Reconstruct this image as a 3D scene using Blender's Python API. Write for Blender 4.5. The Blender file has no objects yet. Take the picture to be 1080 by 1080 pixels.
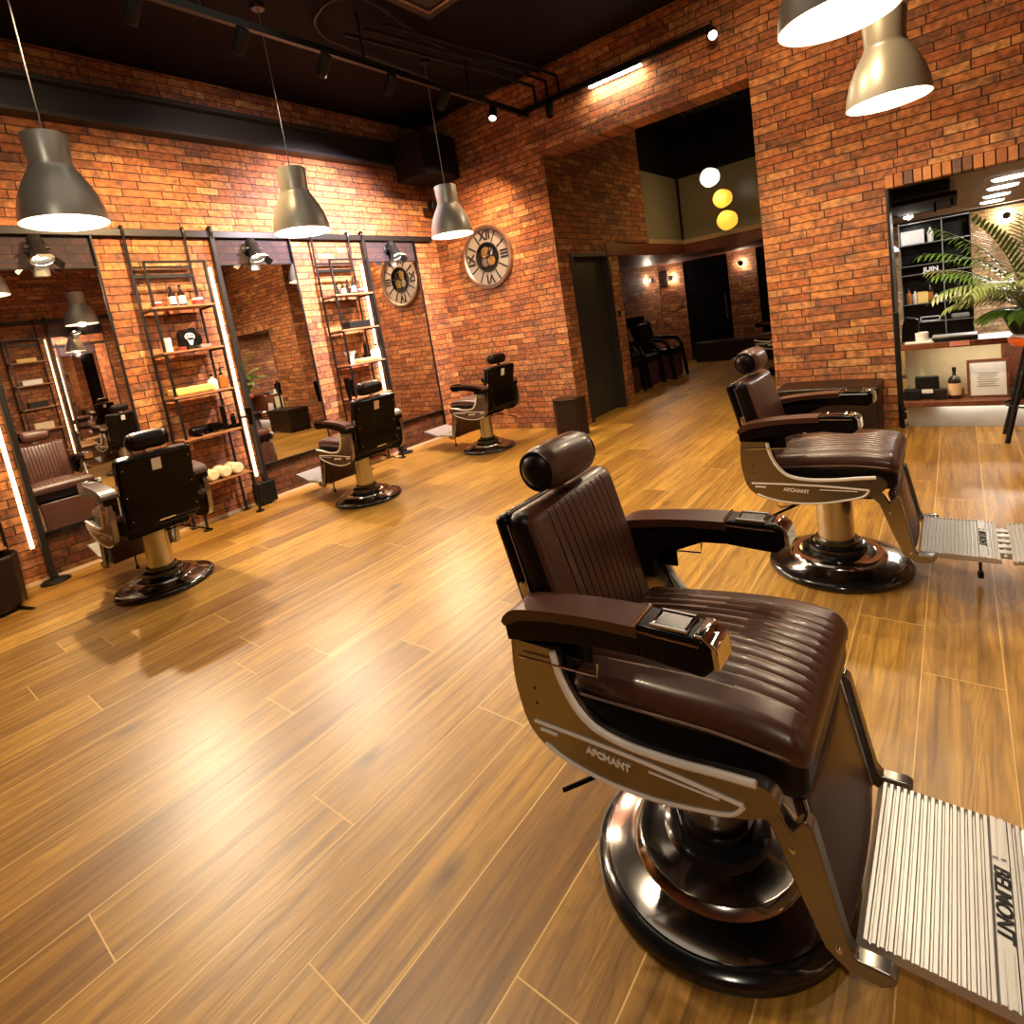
import bpy, bmesh, math, random
from mathutils import Vector, Matrix
random.seed(7)
PI = math.pi
C = bpy.context.scene.collection

# ------------------------------------------------------------------ materials
def new_mat(name):
    m = bpy.data.materials.new(name); m.use_nodes = True
    nt = m.node_tree; b = nt.nodes['Principled BSDF']
    return m, nt, b
def mat(name, col, rough=.5, metal=0., spec=None, emit=None, estr=0., coat=0., noise=0., nscale=30., bump=0., trans=0., alpha=None, rnoise=0.):
    m, nt, b = new_mat(name)
    b.inputs['Base Color'].default_value = (*col, 1)
    b.inputs['Roughness'].default_value = rough
    b.inputs['Metallic'].default_value = metal
    if spec is not None: b.inputs['Specular IOR Level'].default_value = spec
    if coat: b.inputs['Coat Weight'].default_value = coat; b.inputs['Coat Roughness'].default_value = .08
    if trans: b.inputs['Transmission Weight'].default_value = trans
    if emit: b.inputs['Emission Color'].default_value = (*emit, 1); b.inputs['Emission Strength'].default_value = estr
    tc = nt.nodes.new('ShaderNodeTexCoord'); n = nt.nodes.new('ShaderNodeTexNoise')
    n.inputs['Scale'].default_value = nscale; n.inputs['Detail'].default_value = 4
    nt.links.new(tc.outputs['Object'], n.inputs['Vector'])
    if noise or True:
        k = noise or .06
        mx = nt.nodes.new('ShaderNodeMix'); mx.data_type = 'RGBA'
        mx.inputs[6].default_value = (*[c*(1-k) for c in col], 1)
        mx.inputs[7].default_value = (*[min(1, c*(1+k)) for c in col], 1)
        nt.links.new(n.outputs['Fac'], mx.inputs[0]); nt.links.new(mx.outputs[2], b.inputs['Base Color'])
    if rnoise:
        mr = nt.nodes.new('ShaderNodeMapRange'); mr.inputs[3].default_value = max(0, rough-rnoise); mr.inputs[4].default_value = rough+rnoise
        nt.links.new(n.outputs['Fac'], mr.inputs[0]); nt.links.new(mr.outputs[0], b.inputs['Roughness'])
    if bump:
        bp = nt.nodes.new('ShaderNodeBump'); bp.inputs['Strength'].default_value = bump; bp.inputs['Distance'].default_value = .002
        nt.links.new(n.outputs['Fac'], bp.inputs['Height']); nt.links.new(bp.outputs[0], b.inputs['Normal'])
    return m
def MATH(nt, op, a, b=None, c=None):
    n = nt.nodes.new('ShaderNodeMath'); n.operation = op
    for i, v in enumerate((a, b, c)):
        if v is None: continue
        if isinstance(v, (int, float)): n.inputs[i].default_value = v
        else: nt.links.new(v, n.inputs[i])
    return n.outputs[0]
def COMB(nt, x, y, z):
    n = nt.nodes.new('ShaderNodeCombineXYZ')
    for i, v in enumerate((x, y, z)):
        if isinstance(v, (int, float)): n.inputs[i].default_value = v
        else: nt.links.new(v, n.inputs[i])
    return n.outputs[0]
def MIX(nt, f, a, b, mode='MIX'):
    n = nt.nodes.new('ShaderNodeMix'); n.data_type = 'RGBA'; n.blend_type = mode
    for i, v in ((0, f), (6, a), (7, b)):
        if isinstance(v, (int, float)): n.inputs[i].default_value = v
        elif isinstance(v, tuple): n.inputs[i].default_value = (*v, 1)
        else: nt.links.new(v, n.inputs[i])
    return n.outputs[2]

def brick_mat(name, cols, mortar=(.028, .014, .010), bw=.27, rh=.0735, ms=.0045):
    m, nt, b = new_mat(name)
    g = nt.nodes.new('ShaderNodeNewGeometry')
    sp = nt.nodes.new('ShaderNodeSeparateXYZ'); nt.links.new(g.outputs['Position'], sp.inputs[0])
    sn = nt.nodes.new('ShaderNodeSeparateXYZ'); nt.links.new(g.outputs['True Normal'], sn.inputs[0])
    isx = MATH(nt, 'GREATER_THAN', MATH(nt, 'ABSOLUTE', sn.outputs[0]), .5)
    u = MATH(nt, 'ADD', MATH(nt, 'MULTIPLY', isx, sp.outputs[1]), MATH(nt, 'MULTIPLY', MATH(nt, 'SUBTRACT', 1, isx), sp.outputs[0]))
    row = MATH(nt, 'FLOOR', MATH(nt, 'DIVIDE', sp.outputs[2], rh))
    wn = nt.nodes.new('ShaderNodeTexWhiteNoise'); wn.noise_dimensions = '1D'; nt.links.new(row, wn.inputs['W'])
    # irregular brick lengths: stretch along the course
    wob = MATH(nt, 'MULTIPLY', MATH(nt, 'SINE', MATH(nt, 'ADD', MATH(nt, 'MULTIPLY', u, 5.1), MATH(nt, 'MULTIPLY', wn.outputs['Value'], 40))), .055)
    u2 = MATH(nt, 'ADD', MATH(nt, 'ADD', MATH(nt, 'ADD', u, wob), MATH(nt, 'MULTIPLY', wn.outputs['Value'], .6)), 20)
    nz = nt.nodes.new('ShaderNodeTexNoise'); nz.inputs['Scale'].default_value = 9; nt.links.new(g.outputs['Position'], nz.inputs['Vector'])
    zz = MATH(nt, 'ADD', sp.outputs[2], MATH(nt, 'MULTIPLY', MATH(nt, 'SUBTRACT', nz.outputs['Fac'], .5), .006))
    v = COMB(nt, u2, zz, 0)
    br = nt.nodes.new('ShaderNodeTexBrick'); nt.links.new(v, br.inputs['Vector'])
    br.inputs['Scale'].default_value = 1; br.inputs['Brick Width'].default_value = bw; br.inputs['Row Height'].default_value = rh
    br.inputs['Mortar Size'].default_value = ms; br.inputs['Mortar Smooth'].default_value = .35; br.offset = 0.0
    br.inputs['Color1'].default_value = (0, 0, 0, 1); br.inputs['Color2'].default_value = (1, 1, 1, 1); br.inputs['Mortar'].default_value = (.5, .5, .5, 1)
    rp = nt.nodes.new('ShaderNodeValToRGB'); nt.links.new(br.outputs['Color'], rp.inputs[0])
    e = rp.color_ramp.elements
    e[0].position = 0; e[0].color = (*cols[0], 1); e[1].position = 1; e[1].color = (*cols[-1], 1)
    for i, c in enumerate(cols[1:-1]):
        q = e.new((i+1)/(len(cols)-1)); q.color = (*c, 1)
    n2 = nt.nodes.new('ShaderNodeTexNoise'); n2.inputs['Scale'].default_value = 4.5; n2.inputs['Detail'].default_value = 5; n2.inputs['Roughness'].default_value = .65
    nt.links.new(v, n2.inputs['Vector'])
    soot = nt.nodes.new('ShaderNodeMapRange'); soot.inputs[1].default_value = .46; soot.inputs[2].default_value = .66; nt.links.new(n2.outputs['Fac'], soot.inputs[0])
    c1 = MIX(nt, MATH(nt, 'MULTIPLY', soot.outputs[0], .75), rp.outputs[0], (.085, .05, .04))
    n3 = nt.nodes.new('ShaderNodeTexNoise'); n3.inputs['Scale'].default_value = 22; n3.inputs['Detail'].default_value = 5; nt.links.new(v, n3.inputs['Vector'])
    gm = nt.nodes.new('ShaderNodeMapRange'); gm.inputs[1].default_value = .3; gm.inputs[2].default_value = .7; gm.inputs[3].default_value = .50; gm.inputs[4].default_value = 1.4
    nt.links.new(n3.outputs['Fac'], gm.inputs[0])
    c2 = MIX(nt, 1., c1, COMB(nt, gm.outputs[0], gm.outputs[0], gm.outputs[0]), 'MULTIPLY')
    c3 = MIX(nt, br.outputs['Fac'], c2, mortar)
    nt.links.new(c3, b.inputs['Base Color']); b.inputs['Roughness'].default_value = .78
    b.inputs['Specular IOR Level'].default_value = .35
    h = MATH(nt, 'ADD', MATH(nt, 'MULTIPLY', MATH(nt, 'SUBTRACT', 1, br.outputs['Fac']), 1.), MATH(nt, 'MULTIPLY', n3.outputs['Fac'], .35))
    h = MATH(nt, 'ADD', h, MATH(nt, 'MULTIPLY', br.outputs['Color'], .35))
    bp = nt.nodes.new('ShaderNodeBump'); bp.inputs['Strength'].default_value = .9; bp.inputs['Distance'].default_value = .009
    nt.links.new(h, bp.inputs['Height']); nt.links.new(bp.outputs[0], b.inputs['Normal'])
    return m

def floor_mat():
    m, nt, b = new_mat('oak_planks')
    g = nt.nodes.new('ShaderNodeNewGeometry'); sp = nt.nodes.new('ShaderNodeSeparateXYZ'); nt.links.new(g.outputs['Position'], sp.inputs[0])
    X = MATH(nt, 'ADD', sp.outputs[0], 20*.235+.15); Y = sp.outputs[1]
    row = MATH(nt, 'FLOOR', MATH(nt, 'DIVIDE', X, .235))
    wn = nt.nodes.new('ShaderNodeTexWhiteNoise'); wn.noise_dimensions = '1D'; nt.links.new(row, wn.inputs['W'])
    u = MATH(nt, 'ADD', MATH(nt, 'ADD', Y, 30), MATH(nt, 'MULTIPLY', wn.outputs['Value'], 1.9))
    v = COMB(nt, u, X, 0)
    br = nt.nodes.new('ShaderNodeTexBrick'); nt.links.new(v, br.inputs['Vector'])
    br.inputs['Scale'].default_value = 1; br.inputs['Brick Width'].default_value = 1.9; br.inputs['Row Height'].default_value = .235
    br.inputs['Mortar Size'].default_value = .0022; br.inputs['Mortar Smooth'].default_value = .2; br.offset = 0.
    br.inputs['Color1'].default_value = (0, 0, 0, 1); br.inputs['Color2'].default_value = (1, 1, 1, 1); br.inputs['Mortar'].default_value = (.5, .5, .5, 1)
    rnd = br.outputs['Color']
    w = MATH(nt, 'ADD', MATH(nt, 'MULTIPLY', rnd, 37.), MATH(nt, 'MULTIPLY', row, 3.7))
    # long fibre grain
    n1 = nt.nodes.new('ShaderNodeTexNoise'); n1.noise_dimensions = '4D'; n1.inputs['Scale'].default_value = 1; n1.inputs['Detail'].default_value = 7; n1.inputs['Roughness'].default_value = .62; n1.inputs['Distortion'].default_value = .6
    nt.links.new(COMB(nt, MATH(nt, 'MULTIPLY', Y, 1.7), MATH(nt, 'MULTIPLY', X, 34), 0), n1.inputs['Vector']); nt.links.new(w, n1.inputs['W'])
    # cathedral figure
    n2 = nt.nodes.new('ShaderNodeTexNoise'); n2.noise_dimensions = '4D'; n2.inputs['Scale'].default_value = 1; n2.inputs['Detail'].default_value = 2; n2.inputs['Distortion'].default_value = .8
    nt.links.new(COMB(nt, MATH(nt, 'MULTIPLY', Y, .8), MATH(nt, 'MULTIPLY', X, 6.5), 0), n2.inputs['Vector']); nt.links.new(w, n2.inputs['W'])
    rings = MATH(nt, 'SINE', MATH(nt, 'MULTIPLY', n2.outputs['Fac'], 120))
    rings = MATH(nt, 'POWER', MATH(nt, 'ADD', MATH(nt, 'MULTIPLY', rings, .5), .5), 2.5)
    # knots
    vo = nt.nodes.new('ShaderNodeTexVoronoi'); vo.inputs['Scale'].default_value = 1
    nt.links.new(COMB(nt, MATH(nt, 'MULTIPLY', Y, 1.35), MATH(nt, 'MULTIPLY', X, 3.0), 0), vo.inputs['Vector'])
    kn = nt.nodes.new('ShaderNodeMapRange'); kn.inputs[1].default_value = .14; kn.inputs[2].default_value = .02; nt.links.new(vo.outputs['Distance'], kn.inputs[0])
    n1m = nt.nodes.new('ShaderNodeMapRange'); n1m.inputs[1].default_value = .30; n1m.inputs[2].default_value = .70; nt.links.new(n1.outputs['Fac'], n1m.inputs[0])
    c = MIX(nt, n1m.outputs[0], (.145, .064, .009), (.52, .285, .052))
    tint = MIX(nt, rnd, (.62, .55, .46), (1.2, 1.2, 1.14))
    c = MIX(nt, 1., c, tint, 'MULTIPLY')
    c = MIX(nt, MATH(nt, 'MULTIPLY', rings, .26), c, (.11, .048, .011))
    c = MIX(nt, MATH(nt, 'MULTIPLY', kn.outputs[0], .8), c, (.06, .028, .01))
    c = MIX(nt, br.outputs['Fac'], c, (.62, .40, .14))
    nt.links.new(c, b.inputs['Base Color'])
    b.inputs['Specular IOR Level'].default_value = .5
    rr = nt.nodes.new('ShaderNodeMapRange'); rr.inputs[3].default_value = .42; rr.inputs[4].default_value = .32; nt.links.new(n1.outputs['Fac'], rr.inputs[0])
    nt.links.new(rr.outputs[0], b.inputs['Roughness'])
    h = MATH(nt, 'SUBTRACT', MATH(nt, 'ADD', n1.outputs['Fac'], MATH(nt, 'MULTIPLY', rings, -.15)), MATH(nt, 'MULTIPLY', br.outputs['Fac'], 1.2))
    bp = nt.nodes.new('ShaderNodeBump'); bp.inputs['Strength'].default_value = .35; bp.inputs['Distance'].default_value = .003
    nt.links.new(h, bp.inputs['Height']); nt.links.new(bp.outputs[0], b.inputs['Normal'])
    return m

def wood_mat(name, a, b_, sc=8):
    m, nt, b = new_mat(name)
    tc = nt.nodes.new('ShaderNodeTexCoord'); mp = nt.nodes.new('ShaderNodeMapping'); mp.inputs['Scale'].default_value = (sc*4, sc*.5, sc*4)
    nt.links.new(tc.outputs['Object'], mp.inputs[0]); n = nt.nodes.new('ShaderNodeTexNoise'); n.inputs['Detail'].default_value = 6; n.inputs['Scale'].default_value = 1; n.inputs['Distortion'].default_value = 1
    nt.links.new(mp.outputs[0], n.inputs['Vector'])
    mr = nt.nodes.new('ShaderNodeMapRange'); mr.inputs[1].default_value = .3; mr.inputs[2].default_value = .7; nt.links.new(n.outputs['Fac'], mr.inputs[0])
    nt.links.new(MIX(nt, mr.outputs[0], a, b_), b.inputs['Base Color']); b.inputs['Roughness'].default_value = .45
    return m
def brushed(name, col, rough=.25, axis=1, aniso=0.):
    m, nt, b = new_mat(name)
    b.inputs['Metallic'].default_value = 1; b.inputs['Base Color'].default_value = (*col, 1)
    tc = nt.nodes.new('ShaderNodeTexCoord'); mp = nt.nodes.new('ShaderNodeMapping')
    s = [160, 160, 160]; s[axis] = 4; mp.inputs['Scale'].default_value = s
    nt.links.new(tc.outputs['Object'], mp.inputs[0]); n = nt.nodes.new('ShaderNodeTexNoise'); n.inputs['Scale'].default_value = 1; n.inputs['Detail'].default_value = 3
    nt.links.new(mp.outputs[0], n.inputs['Vector'])
    mr = nt.nodes.new('ShaderNodeMapRange'); mr.inputs[3].default_value = rough*.7; mr.inputs[4].default_value = rough*1.4
    nt.links.new(n.outputs['Fac'], mr.inputs[0]); nt.links.new(mr.outputs[0], b.inputs['Roughness'])
    return m

BR = brick_mat('red_brick', [(.18, .062, .026), (.33, .108, .036), (.44, .175, .058), (.37, .125, .040), (.29, .085, .030), (.52, .25, .095)])
BRD = BR
FL = floor_mat()
M_ceil = mat('ceiling_black', (.007, .0042, .0045), .8, spec=.12, noise=.5, nscale=3)
M_black = mat('black_metal', (.006, .006, .006), .36, spec=.25)
M_iron = mat('dark_iron', (.016, .014, .013), .36, metal=.3, spec=.4)
M_beam = mat('steel_beam_paint', (.026, .023, .023), .45, metal=.3, noise=.2, nscale=6)
M_steel = mat('pale_steel', (.30, .28, .25), .24, metal=.95, rnoise=.03, nscale=3)
M_chrome = mat('chrome', (.78, .76, .73), .07, metal=1)
M_alu = mat('ribbed_aluminium', (.56, .55, .54), .38, metal=.6, noise=.08, nscale=12)
M_base = mat('base_chrome', (.40, .37, .345), .13, metal=1, nscale=4, rnoise=.05)
M_col = mat('column_steel', (.52, .49, .43), .26, metal=.95)
M_rubber = mat('gloss_black_rim', (.006, .006, .006), .16, coat=.5)
M_shell = mat('gloss_black_shell', (.003, .002, .002), .24, spec=.14)
M_leather = mat('brown_leather', (.060, .019, .010), .36, spec=.5, noise=.3, nscale=9, bump=.2, coat=.12, rnoise=.06)
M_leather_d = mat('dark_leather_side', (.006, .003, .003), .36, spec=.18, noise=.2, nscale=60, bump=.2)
M_pipe = mat('piping', (.20, .13, .10), .35)
M_shade = mat('pewter_enamel', (.40, .385, .33), .36, metal=.45, rnoise=.03)
M_shade_w = mat('white_enamel_inside', (.9, .87, .78), .5)
M_bulb = mat('lamp_bulb', (1, 1, 1), .5, emit=(1, .86, .62), estr=30)
M_led = mat('led_strip', (1, 1, 1), .5, emit=(1, .70, .34), estr=4.5)
M_ledw = mat('led_bar_white', (1, 1, 1), .5, emit=(1, .93, .82), estr=30)
M_mirror = mat('mirror_silver', (.80, .76, .72), .012, metal=1)
M_bright = mat('polished_edge', (.95, .90, .82), .3, metal=.15)
M_groove = mat('pale_groove_line', (.34, .22, .16), .4)
M_tint, _nt, _b = new_mat('dark_translucent_sheet'); _b.inputs['Base Color'].default_value = (.05, .045, .055, 1); _b.inputs['Roughness'].default_value = .12; _b.inputs['Alpha'].default_value = .48
M_tint2, _nt, _b = new_mat('brown_translucent_sheet'); _b.inputs['Base Color'].default_value = (.05, .02, .012, 1); _b.inputs['Roughness'].default_value = .15; _b.inputs['Alpha'].default_value = .32
M_cord = mat('twisted_cord', (.16, .15, .14), .5)
M_shelf = wood_mat('shelf_oak', (.22, .085, .03), (.42, .2, .09))
M_walnut = wood_mat('walnut_counter', (.09, .022, .01), (.19, .06, .025), 4)
M_redwood = wood_mat('red_brown_beam', (.10, .022, .01), (.17, .045, .018), 2)
M_white = mat('white_plastic', (.75, .73, .7), .4)
M_grey = mat('grey_plastic', (.2, .195, .19), .4)
M_paper = mat('paper', (.72, .71, .72), .7, noise=.08, nscale=14)
M_orange = mat('orange_shell', (.75, .12, .015), .3)
M_red = mat('red_tin', (.5, .03, .02), .35)
M_yellow = mat('yellow_card', (.78, .55, .16), .6, noise=.1)
M_towel = mat('cream_towel', (.72, .6, .4), .95, bump=.8, nscale=220)
M_gold = mat('brass', (.75, .52, .18), .25, metal=1)
M_face = mat('clock_dial', (.19, .165, .145), .6, noise=.12, nscale=6)
M_dark = mat('dark_ink', (.007, .006, .006), .5, spec=.25)
M_bronze = brushed('bronze_rim', (.42, .33, .28), .3, axis=2)
M_leaf = mat('palm_leaf', (.10, .22, .03), .38, noise=.35, nscale=12)
M_leaf2 = mat('palm_leaf_pale', (.30, .36, .13), .42, noise=.3, nscale=12)
M_stem = mat('palm_stem', (.16, .22, .06), .5)
M_glass = mat('bottle_glass', (.02, .012, .008), .08, coat=.4)
M_amber = mat('amber_liquid', (.35, .13, .03), .15)
M_olive = mat('gallery_glass', (.21, .19, .145), .22, spec=.5)
M_ledge = mat('plaster_ledge', (.42, .28, .18), .7)
M_stone = mat('pale_stone_panel', (.80, .68, .46), .35, noise=.22, nscale=4)
M_stone2 = mat('grey_stone_panel', (.62, .60, .55), .3, noise=.25, nscale=5)
M_barceil = mat('bar_ceiling', (.20, .165, .145), .7)
M_door = mat('charcoal_door', (.026, .022, .021), .5, noise=.15, nscale=3)
M_frame = mat('door_frame_dark', (.018, .016, .015), .45)
M_blackglass = mat('black_glass', (.004, .004, .005), .05)
M_bin = mat('brown_bin_leather', (.018, .008, .006), .4, spec=.3, bump=.2)
M_bench = mat('bench_leather', (.010, .005, .004), .34, spec=.3, bump=.25, nscale=60)
M_globe_w = mat('white_glow_globe', (.9, .9, .8), .3, emit=(1, .93, .74), estr=1.6)
M_globe_y = mat('amber_glow_globe', (.9, .5, .1), .3, emit=(1, .52, .05), estr=1.25, noise=.4, nscale=20)
M_disc = mat('downlight_panel', (1, 1, 1), .5, emit=(1, .96, .88), estr=14)
M_pink = mat('pink_label', (.75, .3, .24), .6)
M_copper = mat('copper_ring', (.6, .3, .2), .35, metal=.8)
M_skirt = mat('skirting_paint', (.05, .03, .025), .5)
M_skirt2 = mat('tile_edging', (.55, .42, .28), .5)
M_tan = mat('tan_label', (.62, .42, .25), .6)
M_purple = mat('aubergine_leather', (.06, .02, .028), .4)

# ------------------------------------------------------------------ mesh helpers
def link(o, parent=None):
    C.objects.link(o)
    if parent: o.parent = parent
    return o
def obj(name, bm, m, parent=None, smooth=True, ang=40, bev=0, bseg=2, sub=0):
    me = bpy.data.meshes.new(name); bmesh.ops.recalc_face_normals(bm, faces=bm.faces[:])
    bm.to_mesh(me); bm.free()
    ms = m if isinstance(m, (list, tuple)) else [m]
    for x in ms: me.materials.append(x)
    if smooth:
        for p in me.polygons: p.use_smooth = True
        try: me.set_sharp_from_angle(angle=math.radians(ang))
        except Exception: pass
    o = bpy.data.objects.new(name, me); link(o, parent)
    if bev:
        md = o.modifiers.new('bevel', 'BEVEL'); md.width = bev; md.segments = bseg; md.limit_method = 'ANGLE'; md.angle_limit = math.radians(35)
    if sub:
        md = o.modifiers.new('sub', 'SUBSURF'); md.levels = sub; md.render_levels = sub
    return o
def tag(o, label, cat, group=None, kind=None):
    if label: o['label'] = label
    if cat: o['category'] = cat
    if group: o['group'] = group
    if kind: o['kind'] = kind
    return o
def thing(name, label, cat, loc=(0, 0, 0), rotz=0, group=None):
    o = bpy.data.objects.new(name, None); C.objects.link(o); o.location = loc; o.rotation_euler = (0, 0, rotz); o.empty_display_size = .1
    return tag(o, label, cat, group)
def dup(root, loc, rotz, label, group=None):
    def cp(o, par):
        c = o.copy(); C.objects.link(c); c.parent = par
        for ch in kids.get(o.name, []): cp(ch, c)
        return c
    kids = {}
    for o in bpy.data.objects:
        if o.parent: kids.setdefault(o.parent.name, []).append(o)
    r = cp(root, None); r.location = loc; r.rotation_euler = (0, 0, rotz); r['label'] = label
    if group: r['group'] = group
    return r
def box(bm, x0, x1, y0, y1, z0, z1, mi=0):
    vs = [bm.verts.new(p) for p in ((x0, y0, z0), (x1, y0, z0), (x1, y1, z0), (x0, y1, z0), (x0, y0, z1), (x1, y0, z1), (x1, y1, z1), (x0, y1, z1))]
    for f in ((0, 3, 2, 1), (4, 5, 6, 7), (0, 1, 5, 4), (1, 2, 6, 5), (2, 3, 7, 6), (3, 0, 4, 7)):
        bm.faces.new([vs[i] for i in f]).material_index = mi
    return vs
def B(*a):
    bm = bmesh.new(); box(bm, *a); return bm
def boxes(lst):
    bm = bmesh.new()
    for a in lst: box(bm, *a)
    return bm
def obox(bm, c, ax, ay, az):   # oriented box from half-axis vectors
    c = Vector(c); ax, ay, az = Vector(ax), Vector(ay), Vector(az)
    vs = [bm.verts.new(c+sx*ax+sy*ay+sz*az) for sz in (-1, 1) for sx, sy in ((-1, -1), (1, -1), (1, 1), (-1, 1))]
    for f in ((0, 3, 2, 1), (4, 5, 6, 7), (0, 1, 5, 4), (1, 2, 6, 5), (2, 3, 7, 6), (3, 0, 4, 7)): bm.faces.new([vs[i] for i in f])
def prism(bm, pts, y0, y1, plane='xz'):
    def P(p, t): return (p[0], t, p[1]) if plane == 'xz' else ((t, p[0], p[1]) if plane == 'yz' else (p[0], p[1], t))
    a = [bm.verts.new(P(p, y0)) for p in pts]; b = [bm.verts.new(P(p, y1)) for p in pts]; n = len(pts)
    f1 = bm.faces.new(a); f2 = bm.faces.new(b[::-1])
    for i in range(n): bm.faces.new((a[i], a[(i+1) % n], b[(i+1) % n], b[i]))
    bmesh.ops.triangulate(bm, faces=[f1, f2])
def smooth_pts(pts, n=6, closed=False):
    out = []; m = len(pts)
    rng = range(m if closed else m-1)
    for i in rng:
        if closed: p = [Vector(pts[(i+k-1) % m]) for k in range(4)]
        else: p = [Vector(pts[max(0, min(m-1, i+k-1))]) for k in range(4)]
        for j in range(n):
            t = j/n
            out.append(.5*((2*p[1])+(-p[0]+p[2])*t+(2*p[0]-5*p[1]+4*p[2]-p[3])*t*t+(-p[0]+3*p[1]-3*p[2]+p[3])*t*t*t))
    if not closed: out.append(Vector(pts[-1]))
    return out
def tube(bm, pts, r, seg=10, closed=False, cap=True):
    pts = [Vector(p) for p in pts]; n = len(pts); rings = []; prev = None
    for i, p in enumerate(pts):
        if closed: t = pts[(i+1) % n]-pts[i-1]
        else: t = pts[min(n-1, i+1)]-pts[max(0, i-1)]
        t.normalize()
        if prev is None:
            a = Vector((0, 0, 1)) if abs(t.z) < .9 else Vector((1, 0, 0)); x = t.cross(a).normalized()
        else: x = (prev-t*prev.dot(t)).normalized()
        prev = x; y = t.cross(x); rr = r[i] if isinstance(r, (list, tuple)) else r
        rings.append([bm.verts.new(p+rr*(math.cos(2*PI*k/seg)*x+math.sin(2*PI*k/seg)*y)) for k in range(seg)])
    for i in range(n if closed else n-1):
        A, Bq = rings[i], rings[(i+1) % n]
        for k in range(seg): bm.faces.new((A[k], A[(k+1) % seg], Bq[(k+1) % seg], Bq[k]))
    if cap and not closed:
        bm.faces.new(rings[0][::-1]); bm.faces.new(rings[-1])
def T(pts, r, seg=10, closed=False):
    bm = bmesh.new(); tube(bm, pts, r, seg, closed); return bm
def lathe(bm, prof, seg=48, cx=0, cy=0, cz=0, axis='z', closed=False):
    rings = []
    for r, z in prof:
        if r < 1e-6: rings.append([bm.verts.new(axv(0, 0, z, cx, cy, cz, axis))])
        else: rings.append([bm.verts.new(axv(r*math.cos(2*PI*k/seg), r*math.sin(2*PI*k/seg), z, cx, cy, cz, axis)) for k in range(seg)])
    n = len(rings)
    for i in range(n if closed else n-1):
        a, b = rings[i], rings[(i+1) % n]
        for k in range(seg):
            k2 = (k+1) % seg
            if len(a) == 1 and len(b) == 1: break
            if len(a) == 1: bm.faces.new((a[0], b[k], b[k2]))
            elif len(b) == 1: bm.faces.new((a[k], a[k2], b[0]))
            else: bm.faces.new((a[k], a[k2], b[k2], b[k]))
def axv(x, y, z, cx, cy, cz, axis):
    if axis == 'z': return (cx+x, cy+y, cz+z)
    if axis == 'y': return (cx+x, cy+z, cz+y)
    return (cx+z, cy+x, cz+y)
def L(prof, seg=48, c=(0, 0, 0), axis='z', closed=False):
    bm = bmesh.new(); lathe(bm, prof, seg, *c, axis, closed); return bm
def cushion(size, r, nseg=5, cuts=None, fn=None, ncut=8):
    """rounded box built from gridded faces; fn(p, q) may push points afterwards. cuts: dict axis->list of extra coordinates"""
    hx, hy, hz = [s/2 for s in size]; cuts = cuts or {}
    def coords(h, ax):
        rr = min(r, h*.98); s = {-h, h}
        for i in range(1, nseg+1): t = rr*i/nseg; s |= {round(-h+t, 6), round(h-t, 6)}
        for i in range(1, ncut): s.add(round(-h+rr+(2*h-2*rr)*i/ncut, 6))
        for c in cuts.get(ax, []): s.add(round(c, 6))
        return sorted(s)
    cs = [coords(hx, 'x'), coords(hy, 'y'), coords(hz, 'z')]
    bm = bmesh.new(); vd = {}
    h = (hx, hy, hz)
    def V_(p):
        k = tuple(round(v, 6) for v in p)
        if k not in vd:
            q = Vector(k); c = Vector([max(-(h[i]-min(r, h[i]*.98)), min(h[i]-min(r, h[i]*.98), q[i])) for i in range(3)])
            d = q-c
            if d.length > 1e-9:
                # direction remapped so that surface samples spread evenly over the round
                rr = [min(r, h[i]*.98) for i in range(3)]
                e = Vector([math.tan(d[i]/rr[i]*PI/4) for i in range(3)]); e.normalize()
                q2 = c+Vector([e[i]*rr[i] for i in range(3)])
            else: q2 = q
            if fn: q2 = fn(q2, q)
            vd[k] = bm.verts.new(q2)
        return vd[k]
    for ax in range(3):
        u, v = [i for i in range(3) if i != ax]
        for s in (-1, 1):
            for i in range(len(cs[u])-1):
                for j in range(len(cs[v])-1):
                    q = []
                    for a, b in ((i, j), (i+1, j), (i+1, j+1), (i, j+1)):
                        p = [0, 0, 0]; p[ax] = s*h[ax]; p[u] = cs[u][a]; p[v] = cs[v][b]; q.append(V_(p))
                    bm.faces.new(q)
    return bm
def text(name, s, size, m, parent, loc, rot, ext=.002, label=None, align='CENTER', shear=0, bold=0):
    cu = bpy.data.curves.new(name, 'FONT'); cu.body = s; cu.size = size; cu.extrude = ext; cu.align_x = align; cu.align_y = 'CENTER'; cu.shear = shear; cu.offset = bold
    tmp = bpy.data.objects.new(name+'_src', cu); C.objects.link(tmp)
    dg = bpy.context.evaluated_depsgraph_get(); me = bpy.data.meshes.new_from_object(tmp.evaluated_get(dg))
    bpy.data.objects.remove(tmp); me.materials.clear(); me.materials.append(m)
    o = bpy.data.objects.new(name, me); link(o, parent)
    o.location = loc; o.rotation_euler = rot
    if label: o['label'] = label
    return o
def struct(name, bm, m, **k):
    o = obj(name, bm, m, **k); o['kind'] = 'structure'; return o

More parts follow.
